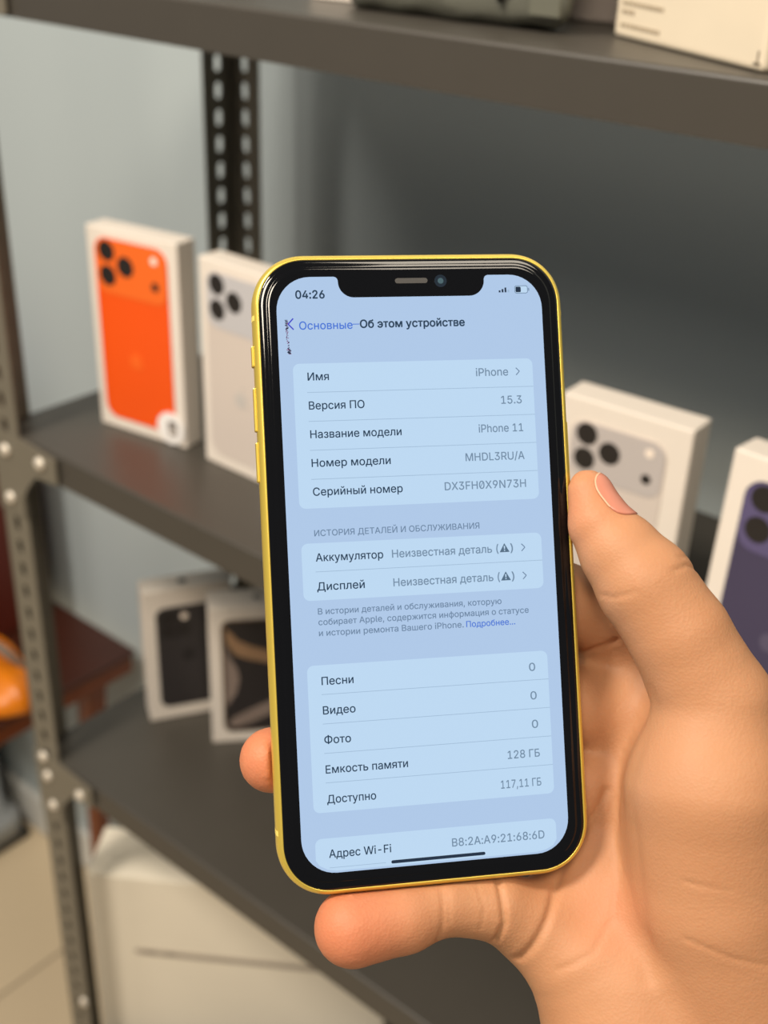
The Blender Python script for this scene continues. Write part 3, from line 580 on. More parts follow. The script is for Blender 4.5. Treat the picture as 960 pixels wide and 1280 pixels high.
"i":[167,[53,0,53,379,114,379,114,0],[84,443,73,444,63,448,54,455,47,463,43,472,41,483,43,494,47,504,54,512,63,518,73,522,84,524,95,522,105,518,114,512,121,504,125,494,126,483,125,472,121,463,114,455,105,448,95,444]],"l":[189,[139,-2,112,0,91,8,74,20,62,37,55,59,53,84,53,509,114,509,114,99,114,83,117,71,120,62,126,57,135,53,146,52,152,52,157,52,160,53,164,53,167,54,170,54,181,3,175,1,169,0,162,-1,154,-2,147,-2]],"n":[410,[114,227,114,0,53,0,53,379,112,379,112,287,102,287,116,319,132,344,152,362,175,374,200,382,227,384,252,383,275,377,295,369,313,356,328,340,341,321,350,298,355,271,357,240,357,0,296,0,296,235,293,263,286,286,273,304,256,318,235,326,210,329,192,328,176,324,161,317,147,308,136,297,126,283,119,266,115,248]],"o":[415,[207,-8,174,-5,144,3,117,16,93,35,72,58,56,85,44,116,37,150,34,187,37,225,44,260,56,291,72,318,93,341,117,360,144,374,174,382,207,384,241,382,271,374,299,360,323,341,343,318,359,291,371,260,379,225,381,187,379,150,371,116,359,85,343,58,323,35,299,16,271,3,241,-5],[207,46,231,49,252,55,270,66,285,80,298,97,307,117,314,139,318,163,319,187,318,212,314,236,307,258,298,278,285,296,270,310,252,321,231,328,207,330,184,328,163,321,145,310,130,296,118,278,108,258,102,236,98,212,96,187,98,163,102,139,108,117,118,97,130,80,145,66,163,55,184,49]],
"p":[424,[53,-143,53,379,112,379,112,319,118,319,123,327,130,336,137,346,147,355,158,364,171,373,188,379,207,383,229,384,259,382,287,374,313,361,335,342,354,320,370,293,381,261,388,227,390,189,388,151,381,116,370,84,355,57,336,34,313,16,288,3,260,-6,229,-8,208,-7,189,-3,173,4,159,12,147,21,138,31,130,41,124,50,118,59,114,59,114,-143],[220,47,242,49,262,55,279,66,294,80,306,97,316,117,323,139,327,163,328,189,327,215,323,239,316,261,307,281,295,298,280,311,262,322,243,328,220,330,198,328,178,322,161,312,147,299,134,282,125,263,118,241,114,216,113,189,114,162,118,138,125,115,135,95,147,78,162,65,179,55,198,49]],"А":[480,[16,0,201,509,276,509,463,0,395,0,287,302,280,323,272,346,264,372,255,402,244,438,232,478,245,478,233,437,222,402,213,371,204,345,197,322,191,302,85,0],[110,142,110,199,370,199,370,142]],"Б":[449,[60,0,60,509,364,509,364,452,125,452,125,295,242,295,275,293,305,288,332,278,355,264,374,248,390,228,402,205,408,179,411,151,408,121,402,95,390,71,375,50,355,32,332,18,305,8,275,2,242,0],[125,56,240,56,272,59,298,67,320,81,335,100,344,123,347,151,344,177,335,199,320,216,298,229,272,236,240,239,125,239]],
"В":[456,[60,0,60,509,241,509,274,507,304,501,329,491,350,477,367,461,381,442,390,421,396,398,398,374,397,353,393,336,387,320,378,307,368,295,356,286,343,278,329,272,315,267,315,262,331,260,347,254,363,245,378,234,391,220,402,203,411,184,416,161,418,136,416,111,410,88,400,67,386,48,368,31,344,18,317,8,284,2,247,0],[125,57,245,57,281,60,309,67,330,80,344,96,353,115,355,137,354,153,350,169,342,184,333,197,320,209,306,218,289,225,269,229,248,231,125,231],[125,285,238,285,256,287,273,290,288,296,302,304,314,314,323,326,330,340,335,355,336,372,333,393,326,412,313,429,294,442,270,449,240,452,125,452]],"Г":[401,[370,509,370,452,125,452,125,0,60,0,60,509]],"Д":[569,[32,-109,32,57,73,57,81,65,89,75,97,86,104,99,111,114,117,132,123,151,128,174,133,199,138,227,142,259,145,294,162,509,480,509,480,57,537,57,537,-109,475,-109,475,0,94,0,94,-109],[147,57,416,57,416,452,221,452,208,294,205,259,201,226,196,194,190,164,184,136,176,111,168,90,158,71]],
"Е":[419,[60,0,60,509,372,509,372,452,125,452,125,286,355,286,355,229,125,229,125,57,375,57,375,0]],"Ж":[668,[366,509,366,0,302,0,302,509],[18,0,183,265,32,509,110,509,241,283,429,283,559,509,636,509,486,264,650,0,576,0,439,226,229,226,91,0]],"И":[523,[463,0,398,0,398,291,399,301,399,313,399,328,400,345,401,363,402,384,402,406,403,429,404,454,416,452,401,425,387,402,376,381,365,363,355,346,346,331,338,317,330,303,321,290,137,0,60,0,60,509,125,509,125,195,125,184,124,171,124,157,124,142,123,126,123,108,122,90,120,72,118,54,110,55,119,73,127,90,136,107,145,122,153,137,161,151,168,163,175,174,180,183,388,509,463,509]],"Й":[523,[463,0,398,0,398,291,399,301,399,313,399,328,400,345,401,363,402,384,402,406,403,429,404,454,416,452,401,425,387,402,376,381,365,363,355,346,346,331,338,317,330,303,321,290,137,0,60,0,60,509,125,509,125,195,125,184,124,171,124,157,124,142,123,126,123,108,122,90,120,72,118,54,110,55,119,73,127,90,136,107,145,122,153,137,161,151,168,163,175,174,180,183,388,509,463,509],[262,562,244,564,228,568,212,575,199,585,187,596,177,610,169,625,165,641,164,659,208,659,210,644,215,631,223,621,235,612,247,607,262,606,277,607,290,612,301,621,309,631,314,644,316,659,361,659,360,641,355,625,348,610,338,597,326,585,313,575,297,568,280,564]],
"Л":[520,[32,0,32,57,45,57,60,58,73,61,84,66,93,75,100,87,107,103,112,123,116,149,119,181,146,509,460,509,460,0,395,0,395,452,205,452,182,175,179,147,175,121,170,97,164,76,157,58,147,42,137,29,124,19,109,10,92,5,73,1,51,0]],"Н":[517,[60,0,60,509,125,509,125,289,392,289,392,509,457,509,457,0,392,0,392,232,125,232,125,0]],"О":[533,[267,-7,225,-3,186,7,150,25,119,49,92,79,70,115,53,157,44,203,40,254,44,305,53,352,70,393,92,429,119,459,150,484,186,501,225,512,267,516,309,512,348,501,384,484,415,459,442,429,464,393,480,352,490,305,493,254,490,203,480,157,464,115,442,79,415,49,384,25,348,7,309,-3],[267,53,296,55,324,63,349,76,372,94,392,116,408,144,420,176,428,213,430,254,428,295,420,332,408,365,392,392,372,415,349,433,324,446,296,453,267,456,237,453,210,445,184,433,161,415,142,392,125,364,113,332,106,295,103,254,106,213,113,176,125,144,142,117,161,94,184,76,210,63,237,55]],"П":[517,[457,509,457,0,392,0,392,452,125,452,125,0,60,0,60,509]],
"Р":[445,[60,0,60,509,235,509,272,506,305,499,332,487,356,471,375,452,390,430,400,404,407,377,409,348,407,318,400,291,390,265,375,243,356,223,332,207,305,195,272,188,235,186,109,186,109,242,233,242,257,244,279,248,297,256,312,266,324,279,333,294,339,310,343,328,344,348,343,367,339,385,333,402,324,416,312,428,297,439,279,446,257,451,232,452,125,452,125,0]],"С":[510,[267,-7,225,-3,186,7,150,25,119,49,92,79,70,115,53,157,44,203,40,254,44,305,53,352,70,393,92,429,119,459,150,484,186,501,225,512,267,516,293,514,317,511,340,504,362,496,383,485,402,471,419,456,435,438,448,418,459,397,467,373,473,348,408,348,404,365,397,380,389,395,380,407,369,418,357,428,344,437,330,444,315,449,300,453,284,455,267,456,237,453,209,445,184,432,161,414,141,391,125,364,113,332,106,295,103,254,106,213,113,177,125,145,141,117,161,94,184,76,210,63,237,56,267,53,284,54,300,56,315,60,330,65,344,72,357,81,369,90,380,102,389,114,397,128,404,144,408,160,473,160,467,135,459,112,448,91,435,71,420,53,402,38,383,24,363,13,341,5,317,-2,293,-6]],
"Т":[449,[32,452,32,509,417,509,417,452,257,452,257,0,193,0,193,452]],"У":[437,[87,0,87,57,122,57,138,58,151,61,163,65,172,72,180,81,185,92,195,116,16,509,87,509,154,357,165,331,176,306,185,282,193,260,201,237,209,215,216,193,224,171,232,149,214,149,225,180,236,212,248,245,260,279,274,317,290,357,351,509,420,509,244,84,237,68,229,54,220,40,210,29,198,19,184,11,166,5,145,1,121,0]],"Ф":[578,[267,37,222,39,182,48,146,63,115,83,89,109,68,139,53,173,43,212,40,254,43,297,53,336,68,370,89,400,115,425,146,446,182,460,222,469,267,472,311,472,355,469,395,460,431,446,463,425,489,400,510,370,525,336,534,297,537,254,534,212,525,173,510,139,489,109,463,83,431,63,395,48,355,39,311,37],[269,96,308,96,342,98,373,104,399,114,422,128,441,146,456,168,466,193,473,222,475,254,473,287,466,315,456,341,441,362,422,380,399,395,373,405,342,411,308,413,269,413,235,411,205,405,179,395,156,380,137,362,122,341,111,315,105,287,103,254,105,222,111,193,122,168,137,146,156,128,179,114,205,104,235,98],[257,-29,257,538,321,538,321,-29]],
"Я":[449,[389,0,324,0,324,452,216,452,192,451,170,446,152,440,137,430,125,419,115,405,109,389,105,371,104,352,105,333,109,316,115,300,125,287,137,276,152,267,170,260,191,256,216,255,353,255,353,198,213,198,177,200,144,206,116,217,93,232,74,250,59,271,48,296,42,323,40,352,42,381,48,408,59,433,73,455,92,473,116,489,144,500,176,506,213,509,389,509],[96,0,22,0,146,229,219,229]],"а":[389,[160,-9,137,-7,115,-3,94,5,76,15,60,29,48,45,38,63,32,84,30,108,32,128,36,146,43,161,53,174,64,184,78,193,92,200,108,206,125,211,143,214,161,217,178,220,200,223,218,225,234,227,247,229,257,231,265,235,271,240,274,246,276,255,276,257,275,272,272,285,267,297,260,307,251,315,240,322,227,327,212,330,196,331,178,330,163,327,149,322,137,316,127,309,118,301,110,292,104,283,100,274,41,291,51,313,64,331,79,346,95,358,114,368,133,375,153,380,173,383,194,384,208,384,223,382,239,379,255,375,271,369,286,360,300,350,312,336,322,320,330,301,335,278,337,251,337,0,277,0,277,52,272,52,267,43,260,34,252,25,242,16,229,8,215,1,199,-4,181,-7],[170,45,192,47,211,51,228,59,242,68,254,80,263,93,270,108,274,122,276,138,276,190,272,187,267,184,259,182,251,180,241,178,231,176,221,174,210,173,200,171,191,170,182,169,175,168,161,166,147,163,134,159,122,153,112,147,103,139,97,130,93,118,92,105,93,93,96,82,102,72,109,64,119,57,130,52,142,48,156,46]],
"б":[411,[208,-8,176,-6,147,2,119,15,95,33,74,55,57,82,44,113,37,147,34,185,34,198,35,236,37,270,41,301,46,329,54,354,62,376,73,395,86,412,101,426,118,438,137,448,159,455,183,461,209,465,238,468,252,470,264,472,273,475,281,478,286,483,290,488,292,494,293,501,294,509,349,509,347,491,344,475,338,461,330,449,318,439,304,431,285,424,264,420,238,417,206,414,178,408,155,401,135,390,119,375,107,356,97,332,90,302,85,266,94,283,105,299,118,314,132,328,149,340,167,350,187,357,207,362,229,363,256,361,281,353,304,339,325,322,343,300,357,274,368,246,375,215,377,181,375,147,368,114,355,84,339,58,319,35,295,17,268,3,239,-5],[208,46,230,48,249,53,266,62,281,74,293,89,303,108,310,129,315,152,316,178,315,204,311,228,304,249,294,267,282,282,268,294,251,303,232,308,211,310,189,308,169,302,151,293,135,280,121,264,110,245,102,224,97,201,96,175,97,151,102,129,109,109,119,90,132,75,148,62,166,53,186,48]],"в":[392,[53,0,53,379,208,379,247,376,280,367,307,352,327,331,339,307,343,278,341,258,335,240,324,226,309,214,291,205,270,199,284,196,298,191,312,185,325,176,336,165,345,152,352,138,357,121,358,102,356,84,351,66,343,50,331,35,317,23,300,13,280,6,257,1,232,0],[111,56,232,56,251,57,266,62,279,70,288,80,293,93,295,108,293,125,288,141,279,153,266,162,251,167,232,169,111,169],[111,220,209,220,230,222,248,227,263,234,273,245,280,258,282,273,280,288,273,300,262,310,248,318,230,322,208,324,111,324]],
"г":[304,[290,379,290,323,114,323,114,0,53,0,53,379]],"д":[427,[13,-110,13,56,44,56,52,65,58,73,65,82,70,93,75,104,79,116,83,130,87,146,90,164,93,184,95,206,98,231,110,379,356,379,356,56,414,56,414,-110,353,-110,353,0,74,0,74,-110],[114,56,295,56,295,323,166,323,157,231,153,193,148,158,143,127,135,99,126,76]],"е":[404,[212,-8,177,-5,145,3,117,16,92,35,72,58,56,85,44,116,37,150,34,187,36,224,44,258,55,290,71,317,91,340,115,359,142,373,172,382,205,384,226,383,246,380,266,374,285,366,303,355,319,341,334,324,347,305,357,282,365,256,370,227,371,194,371,169,75,169,75,221,338,221,310,202,308,226,304,248,298,269,288,286,277,301,263,314,246,323,227,328,205,330,183,328,164,323,146,313,131,301,119,286,109,270,102,251,97,231,96,211,96,178,98,151,102,127,110,106,121,88,135,73,151,61,169,53,190,48,212,46,227,47,241,49,254,53,265,58,276,65,285,73,294,82,300,93,306,105,365,91,358,72,348,55,335,39,320,26,302,14,283,4,261,-3,237,-7]],
"ж":[563,[21,0,174,193,23,379,95,379,221,218,252,218,252,379,313,379,313,218,342,218,468,379,541,379,390,193,543,0,469,0,342,162,313,162,313,0,252,0,252,162,223,162,95,0]],"з":[343,[171,-4,146,-3,123,1,101,8,82,17,65,29,51,43,40,59,34,76,31,95,94,95,97,82,105,71,117,61,133,54,151,49,171,47,193,49,211,55,227,65,239,77,246,92,249,109,246,126,239,141,226,154,208,163,187,169,163,171,138,171,138,217,163,217,183,219,201,224,217,233,229,245,236,259,238,276,236,292,230,306,220,318,207,327,191,332,173,334,154,332,137,327,122,319,109,309,102,296,99,281,40,281,42,301,48,319,59,335,72,349,88,361,107,371,128,378,150,382,173,384,197,382,220,377,239,370,257,359,271,346,283,332,291,315,296,298,298,279,296,258,289,240,277,224,262,212,245,203,225,197,225,194,252,188,273,178,291,164,303,147,310,127,313,104,311,84,305,66,294,48,281,33,264,20,244,10,222,2,198,-3]],"и":[411,[358,0,296,0,296,274,293,274,111,0,53,0,53,379,114,379,114,104,118,104,300,379,358,379]],
"й":[411,[358,0,296,0,296,274,293,274,111,0,53,0,53,379,114,379,114,104,118,104,300,379,358,379],[205,433,187,434,171,439,155,446,142,455,130,467,120,481,112,496,108,512,107,529,151,529,153,515,158,502,166,491,177,483,190,478,205,476,220,478,233,483,244,491,252,502,257,515,259,529,304,529,303,512,298,496,291,481,281,467,269,456,256,446,240,439,223,434]],"к":[376,[53,0,53,379,114,379,114,215,152,215,288,379,366,379,213,196,368,0,290,0,167,159,114,159,114,0]],"л":[400,[6,0,6,56,20,56,31,57,40,59,48,63,56,68,62,76,67,86,71,98,75,114,78,133,80,155,82,181,84,211,91,379,348,379,348,0,286,0,286,323,149,323,143,189,140,150,135,115,129,84,120,58,109,37,94,21,76,9,54,2,27,0]],"м":[535,[53,0,53,379,144,379,232,168,237,156,242,144,246,132,250,121,253,111,257,100,260,90,262,80,265,70,268,61,271,51,273,41,263,41,265,50,267,60,270,69,273,79,275,89,278,100,282,110,285,121,289,132,293,143,298,155,303,168,390,379,482,379,482,0,421,0,421,197,421,211,421,224,421,237,421,250,421,263,422,276,422,289,422,302,422,315,423,328,423,341,423,354,430,354,425,335,420,317,415,300,410,284,404,268,399,252,392,235,385,217,377,198,294,0,240,0,156,198,148,217,141,235,135,252,129,268,123,284,118,300,113,317,108,335,102,354,111,354,112,343,112,330,112,318,112,305,113,292,113,279,113,265,113,252,113,238,113,225,113,211,113,197,113,0]],
"н":[409,[309,223,309,167,99,167,99,223],[114,379,114,0,53,0,53,379],[356,379,356,0,295,0,295,379]],"о":[415,[207,-8,174,-5,144,3,117,16,93,35,72,58,56,85,44,116,37,150,34,187,37,225,44,260,56,291,72,318,93,341,117,360,144,374,174,382,207,384,241,382,271,374,299,360,323,341,343,318,359,291,371,260,379,225,381,187,379,150,371,116,359,85,343,58,323,35,299,16,271,3,241,-5],[207,46,231,49,252,55,270,66,285,80,298,97,307,117,314,139,318,163,319,187,318,212,314,236,307,258,298,278,285,296,270,310,252,321,231,328,207,330,184,328,163,321,145,310,130,296,118,278,108,258,102,236,98,212,96,187,98,163,102,139,108,117,118,97,130,80,145,66,163,55,184,49]],"п":[408,[355,379,355,0,294,0,294,323,114,323,114,0,53,0,53,379]],"р":[424,[53,-143,53,379,112,379,112,319,118,319,123,327,130,336,137,346,147,355,158,364,171,373,188,379,207,383,229,384,259,382,287,374,313,361,335,342,354,320,370,293,381,261,388,227,390,189,388,151,381,116,370,84,355,57,336,34,313,16,288,3,260,-6,229,-8,208,-7,189,-3,173,4,159,12,147,21,138,31,130,41,124,50,118,59,114,59,114,-143],[220,47,242,49,262,55,279,66,294,80,306,97,316,117,323,139,327,163,328,189,327,215,323,239,316,261,307,281,295,298,280,311,262,322,243,328,220,330,198,328,178,322,161,312,147,299,134,282,125,263,118,241,114,216,113,189,114,162,118,138,125,115,135,95,147,78,162,65,179,55,198,49]],
"с":[396,[207,-8,174,-5,144,3,117,16,93,35,72,58,56,85,44,116,37,150,34,187,37,225,44,260,56,291,72,318,93,341,117,360,144,374,174,382,207,384,226,384,243,381,260,377,276,371,291,364,305,356,318,346,330,335,340,322,349,308,356,293,362,277,303,262,300,272,295,281,290,289,284,297,278,304,270,311,261,316,252,321,242,325,231,328,220,329,207,330,184,328,163,321,145,310,130,296,118,278,108,258,102,236,98,212,96,187,98,163,102,139,108,117,118,97,130,80,145,66,163,55,184,49,207,46,220,47,232,49,243,52,253,55,262,60,271,66,279,73,285,80,292,89,297,98,301,107,304,117,363,102,357,86,350,70,341,56,331,43,319,32,306,21,292,12,277,5,261,-1,244,-5,226,-7]],"т":[325,[132,0,132,325,6,325,6,379,319,379,319,325,193,325,193,0]],"у":[389,[47,-139,61,-86,71,-87,83,-89,94,-90,104,-89,113,-86,122,-81,130,-74,138,-64,145,-51,151,-36,163,-1,17,379,84,379,165,155,173,132,180,109,187,87,193,64,199,42,206,21,184,21,190,42,196,64,202,87,209,110,216,132,224,155,305,379,371,379,204,-58,196,-77,187,-93,177,-107,165,-119,153,-128,139,-136,125,-141,109,-144,91,-145,82,-145,73,-144,65,-143,57,-142,52,-140]],
"ф":[477,[208,-8,175,-5,145,3,117,16,93,35,73,58,56,85,44,116,37,150,34,187,37,225,44,260,56,291,73,318,93,341,117,360,145,374,175,382,208,384,269,384,302,382,333,374,360,360,384,341,405,318,421,291,433,260,441,225,443,187,441,150,433,116,421,85,405,58,384,35,360,16,333,3,302,-5,269,-8],[208,43,269,43,293,46,314,52,332,64,347,79,360,96,370,117,377,139,381,163,382,187,381,213,377,237,370,260,360,281,347,299,332,314,314,326,293,333,269,335,208,335,184,333,163,326,145,314,130,299,117,281,108,260,101,237,96,213,95,187,96,163,101,139,108,117,117,96,130,79,145,64,163,52,184,46],[208,-143,208,509,269,509,269,-143]],"ц":[415,[53,0,53,379,114,379,114,56,294,56,294,379,355,379,355,0],[344,-109,344,0,318,0,318,56,405,56,405,-109]],"ш":[572,[53,379,114,379,114,56,255,56,255,379,316,379,316,56,458,56,458,379,519,379,519,0,53,0]],"ы":[511,[104,244,214,244,243,242,268,237,290,228,309,217,325,202,337,186,346,167,352,146,353,123,352,101,346,80,337,61,325,43,309,29,290,16,268,7,243,2,214,0,53,0,53,379,114,379,114,56,214,56,235,58,254,64,270,74,282,87,289,103,292,121,289,139,282,155,270,169,254,179,235,185,214,187,104,187],[397,0,397,379,458,379,458,0]],
"ь":[388,[104,244,214,244,243,242,268,237,290,228,309,217,325,202,337,186,346,167,352,146,353,123,352,101,346,80,337,61,325,43,309,29,290,16,268,7,243,2,214,0,53,0,53,379,114,379,114,56,214,56,235,58,254,64,270,74,282,87,289,103,292,121,289,139,282,155,270,169,254,179,235,185,214,187,104,187]],"э":[396,[188,-8,170,-7,152,-5,135,-1,119,5,104,12,89,21,76,32,65,43,55,56,46,70,39,86,33,102,91,117,95,107,99,98,104,89,110,80,117,73,125,66,134,60,143,55,153,52,164,49,176,47,188,46,212,49,233,55,251,66,266,80,278,97,287,117,294,139,298,163,299,187,298,212,294,236,287,258,278,278,266,296,251,310,233,321,212,328,188,330,176,329,164,328,154,325,144,321,134,316,126,311,118,304,111,297,105,289,100,281,96,272,93,262,34,277,40,293,47,308,56,322,66,335,78,346,91,356,105,364,120,371,136,377,153,381,170,384,188,384,221,382,252,374,279,360,303,341,323,318,340,291,352,260,359,225,362,187,359,150,352,116,340,85,323,58,303,35,279,16,252,3,221,-5],[309,163,132,163,132,218,309,218]],
"ю":[585,[53,0,53,379,111,379,111,0],[97,162,97,217,235,217,235,162],[377,-8,344,-5,313,3,286,16,262,35,242,58,226,85,213,116,206,150,204,187,206,225,213,260,226,291,242,318,262,341,286,360,313,374,344,382,377,384,410,382,440,374,468,360,492,341,512,318,529,291,541,260,548,225,550,187,548,150,541,116,529,85,512,58,492,35,468,16,440,3,410,-5],[377,46,401,49,422,55,440,66,455,80,467,97,477,117,483,139,487,163,489,187,487,212,483,236,477,258,467,278,455,296,440,310,422,321,401,328,377,330,353,328,333,321,315,310,300,296,287,278,278,258,271,236,267,212,266,187,267,163,271,139,278,117,287,97,300,80,315,66,333,55,353,49]],"я":[385,[332,0,271,0,271,326,184,326,155,324,131,318,114,309,102,295,95,279,93,259,95,240,102,224,114,211,132,201,155,195,184,194,298,194,298,142,180,142,134,146,97,157,68,174,48,198,36,226,32,259,36,293,48,322,68,346,97,365,134,376,180,379,332,379],[85,0,15,0,122,172,190,172]],
" ":[188],}
def glyph_outlines(ch, bold):
    """(advance, [(outer, holes), ...]) in em; strokes fattened by bold"""
    rec = GLYPHS[ch]; loops = [[(v[k] / 1000, v[k + 1] / 1000) for k in range(0, len(v), 2)] for v in rec[1:]]
    if not loops: return rec[0] / 1000, []
    sgn = 1 if poly_area(max(loops, key=lambda p: abs(poly_area(p)))) > 0 else -1
    def fat(p):
        q = []
        for k in range(len(p)):
            a, b_ = Vector(p[k - 1]), Vector(p[(k + 1) % len(p)]); d = (b_ - a); d = d.normalized() if d.length else d
            q.append((p[k][0] + sgn * d.y * bold, p[k][1] - sgn * d.x * bold))
        return q
    outer = [p for p in loops if poly_area(p) * sgn > 0]; holes = [p for p in loops if poly_area(p) * sgn <= 0]
    res = []
    for p in outer:
        mine = [h_ for h_ in holes if sum(in_poly(q, p) for q in h_) > 0.95 * len(h_)]
        res.append((fat(p) if bold else p, [fat(h_) if bold else h_ for h_ in mine]))
    return rec[0] / 1000, res
def poly_area(p): return sum(p[i - 1][0] * p[i][1] - p[i][0] * p[i - 1][1] for i in range(len(p))) / 2
def in_poly(pt, p):
    x, y = pt; r = False
    for i in range(len(p)):
        (x0, y0), (x1, y1) = p[i - 1], p[i]
        if (y0 > y) != (y1 > y) and x < (x1 - x0) * (y - y0) / (y1 - y0) + x0: r = not r
    return r
def winding(pt, p):
    x, y = pt; w = 0
    for i in range(len(p)):
        (x0, y0), (x1, y1) = p[i - 1], p[i]
        if y0 <= y < y1 and (x1 - x0) * (y - y0) - (x - x0) * (y1 - y0) > 0: w += 1
        elif y1 <= y < y0 and (x1 - x0) * (y - y0) - (x - x0) * (y1 - y0) < 0: w -= 1
    return w
def text(s, x, y, size, m, x_end=None, align='LEFT', bold=0.009, z=0.02):
    size = size * 1.36; pen = 0.0; parts = []
    for ch in s:
        adv, shp = glyph_outlines(ch, bold)
        for p, hs in shp: parts.append([[(a + pen, c) for a, c in lp] for lp in [p] + hs])
        pen += adv
    lo = min(q[0] for pr in parts for lp in pr for q in lp); hi = max(q[0] for pr in parts for lp in pr for q in lp)
    sx = size if x_end is None else abs(x_end - x) / (hi - lo)
    bm = bmesh.new()
    for pr in parts:
        pts = [Vector((a, c)) for lp in pr for a, c in lp]; es = []; k = 0
        for lp in pr:
            es += [(k + q, k + (q + 1) % len(lp)) for q in range(len(lp))]; k += len(lp)
        vo, _, fo = delaunay_2d_cdt(pts, es, [], 0, 1e-5)[:3]
        keep = [f for f in fo if sum(winding(sum((vo[q] for q in f), Vector((0, 0))) / len(f), lp) for lp in pr)]
        bv = {}
        for f in keep:
            for q in f:
                if q not in bv: bv[q] = bm.verts.new(sp(x + (vo[q].x - lo) * sx, y - vo[q].y * size, z))
            try: bm.faces.new([bv[q] for q in f])
            except ValueError: pass
    for f in bm.faces:
        f.normal_update()
        if f.normal.z < 0: f.normal_flip()
    me = bpy.data.meshes.new('text_line'); bm.to_mesh(me); bm.free()
    return link_mesh('text_line', me, m, screen)
B = 0.020
text('04:26', 29.3, 32.6, 17.5, M_ink, 74, bold=B)
text('Основные', 33, 79.6, 17.5, M_blue, 114.5)
text('Об этом устройстве', 125.6, 78.6, 17.5, M_ink, 289.5, bold=B)
flat('glitch_line', [(114.5, 72.2), (125, 72.2), (125, 73.4), (114.5, 73.4)], M_blue, 0.02, screen)
def stroke(name, p, q, wd, m, z=0.022):
    d = Vector((q[0] - p[0], q[1] - p[1])); nrm = Vector((-d.y, d.x)).normalized() * wd / 2
    return [(p[0] + nrm.x, p[1] + nrm.y), (q[0] + nrm.x, q[1] + nrm.y), (q[0] - nrm.x, q[1] - nrm.y), (p[0] - nrm.x, p[1] - nrm.y)]
def polyline(name, pts, wd, m, z=0.022):
    bm = bmesh.new()
    for a, b_ in zip(pts, pts[1:]):
        q = stroke('', a, b_, wd, m); bm.faces.new([bm.verts.new(sp(x, y, z)) for x, y in q])
    for f in bm.faces:
        f.normal_update()
        if f.normal.z < 0: f.normal_flip()
    me = bpy.data.meshes.new(name); bm.to_mesh(me); bm.free(); return link_mesh(name, me, m, screen)
polyline('back_arrow', [(24.5, 62.5), (16.5, 71), (24.5, 79.5)], 2.0, M_violet)
for nm, m, rows in (('glitch_marks', M_maroon, 0), ('glitch_marks', M_black, 1)):
    bm = bmesh.new(); rng = random.Random(7 + rows)
    for i in range(44):
        y = 64.5 + i * 1.18; dense = i < 12 or i > 36
        x = 14.6 + rng.uniform(-1.6, 1.6) + (1.6 if i > 30 else 0); ww = rng.uniform(1.4, 4.6) if dense else rng.uniform(0.6, 2.4); hh = rng.uniform(0.7, 1.5)
        if rng.random() < (0.12 if dense else 0.35): continue
        bm.faces.new([bm.verts.new(sp(*q, 0.02 + 0.004 * rows)) for q in ((x - ww / 2, y + hh), (x + ww / 2, y + hh), (x + ww / 2, y), (x - ww / 2, y))])
    me = bpy.data.meshes.new(nm); bm.to_mesh(me); bm.free(); link_mesh(nm, me, m, screen)
rows = [('Имя', 42, 74.5, 157.0), ('Версия ПО', 42, 127, 200.8), ('Название модели', 42, 182, 244.2), ('Номер модели', 42, 163, 287.6), ('Серийный номер', 42, 179.5, 331),
        ('Аккумулятор', 41.5, 144.5, 430.0), ('Дисплей', 41.5, 114, 473.6),
        ('Песни', 41.5, 90, 615.4), ('Видео', 41.5, 91, 659.3), ('Фото', 41.5, 82, 703.2), ('Емкость памяти', 41.5, 167, 747.6), ('Доступно', 41.5, 116, 792.0), ('Адрес Wi-Fi', 40.5, 135, 873.2)]
for s, x0_, x1_, y in rows: text(s, x0_, y, 17.5, M_ink, x1_)
vals = [('iPhone', 303, 354.5, 157.0), ('15.3', 341, 374, 200.8), ('iPhone 11', 303, 374, 244.2), ('MHDL3RU/A', 280, 374, 287.6), ('DX3FH0X9N73H', 245, 374, 331),
        ('Неизвестная деталь (', 158, 325, 430.0), (')', 343.5, 348, 430.0), ('Неизвестная деталь (', 158, 325, 473.6), (')', 343.5, 348, 473.6),
        ('0', 363.8, 373.8, 615.4), ('0', 363.8, 373.8, 659.3), ('0', 363.8, 373.8, 703.2), ('128 ГБ', 323, 374.2, 747.6), ('117,11 ГБ', 310, 374.2, 792.0), ('B8:2A:A9:21:68:6D', 229, 375, 873.2)]
for s, x0_, x1_, y in vals: text(s, x0_, y, 17.5, M_val, x1_)
# the zero of the serial number is slashed
polyline('zero_slash', [(300.9, 329.2), (306.1, 320.2)], 1.1, M_val)
text('ИСТОРИЯ ДЕТАЛЕЙ И ОБСЛУЖИВАНИЯ', 41, 392, 13.4, M_cap, 296.5)
text('В истории деталей и обслуживания, которую', 41, 509.6, 13.4, M_cap, 325.5)
text('собирает Apple, содержится информация о статусе', 41, 525.6, 13.4, M_cap, 368)
text('и истории ремонта Вашего iPhone.', 41, 542.0, 13.4, M_cap, 264)
text('Подробнее...', 268, 542.2, 13.4, M_blue, 345.5)
for y in (151, 424.2, 467.8):
    x = 367 if y < 200 else 361.5
    polyline('chevron', [(x, y - 5.6), (x + 5.6, y), (x, y + 5.6)], 1.5, M_line if False else M_cap)
M_warn = screen_mat('display_warning', (88, 112, 134))
for y in (430.0, 473.6):
    flat('warning_sign', [(326.5, y + 0.2), (342.3, y + 0.2), (334.4, y - 13.6)], M_warn, 0.02, screen)
    flat('warning_mark', [(333.6, y - 4.6), (335.2, y - 4.6), (335.5, y - 9.4), (333.3, y - 9.4)], M_cell, 0.026, screen)
    flat('warning_mark', [(333.5, y - 1.6), (335.3, y - 1.6), (335.3, y - 3.4), (333.5, y - 3.4)], M_cell, 0.026, screen)
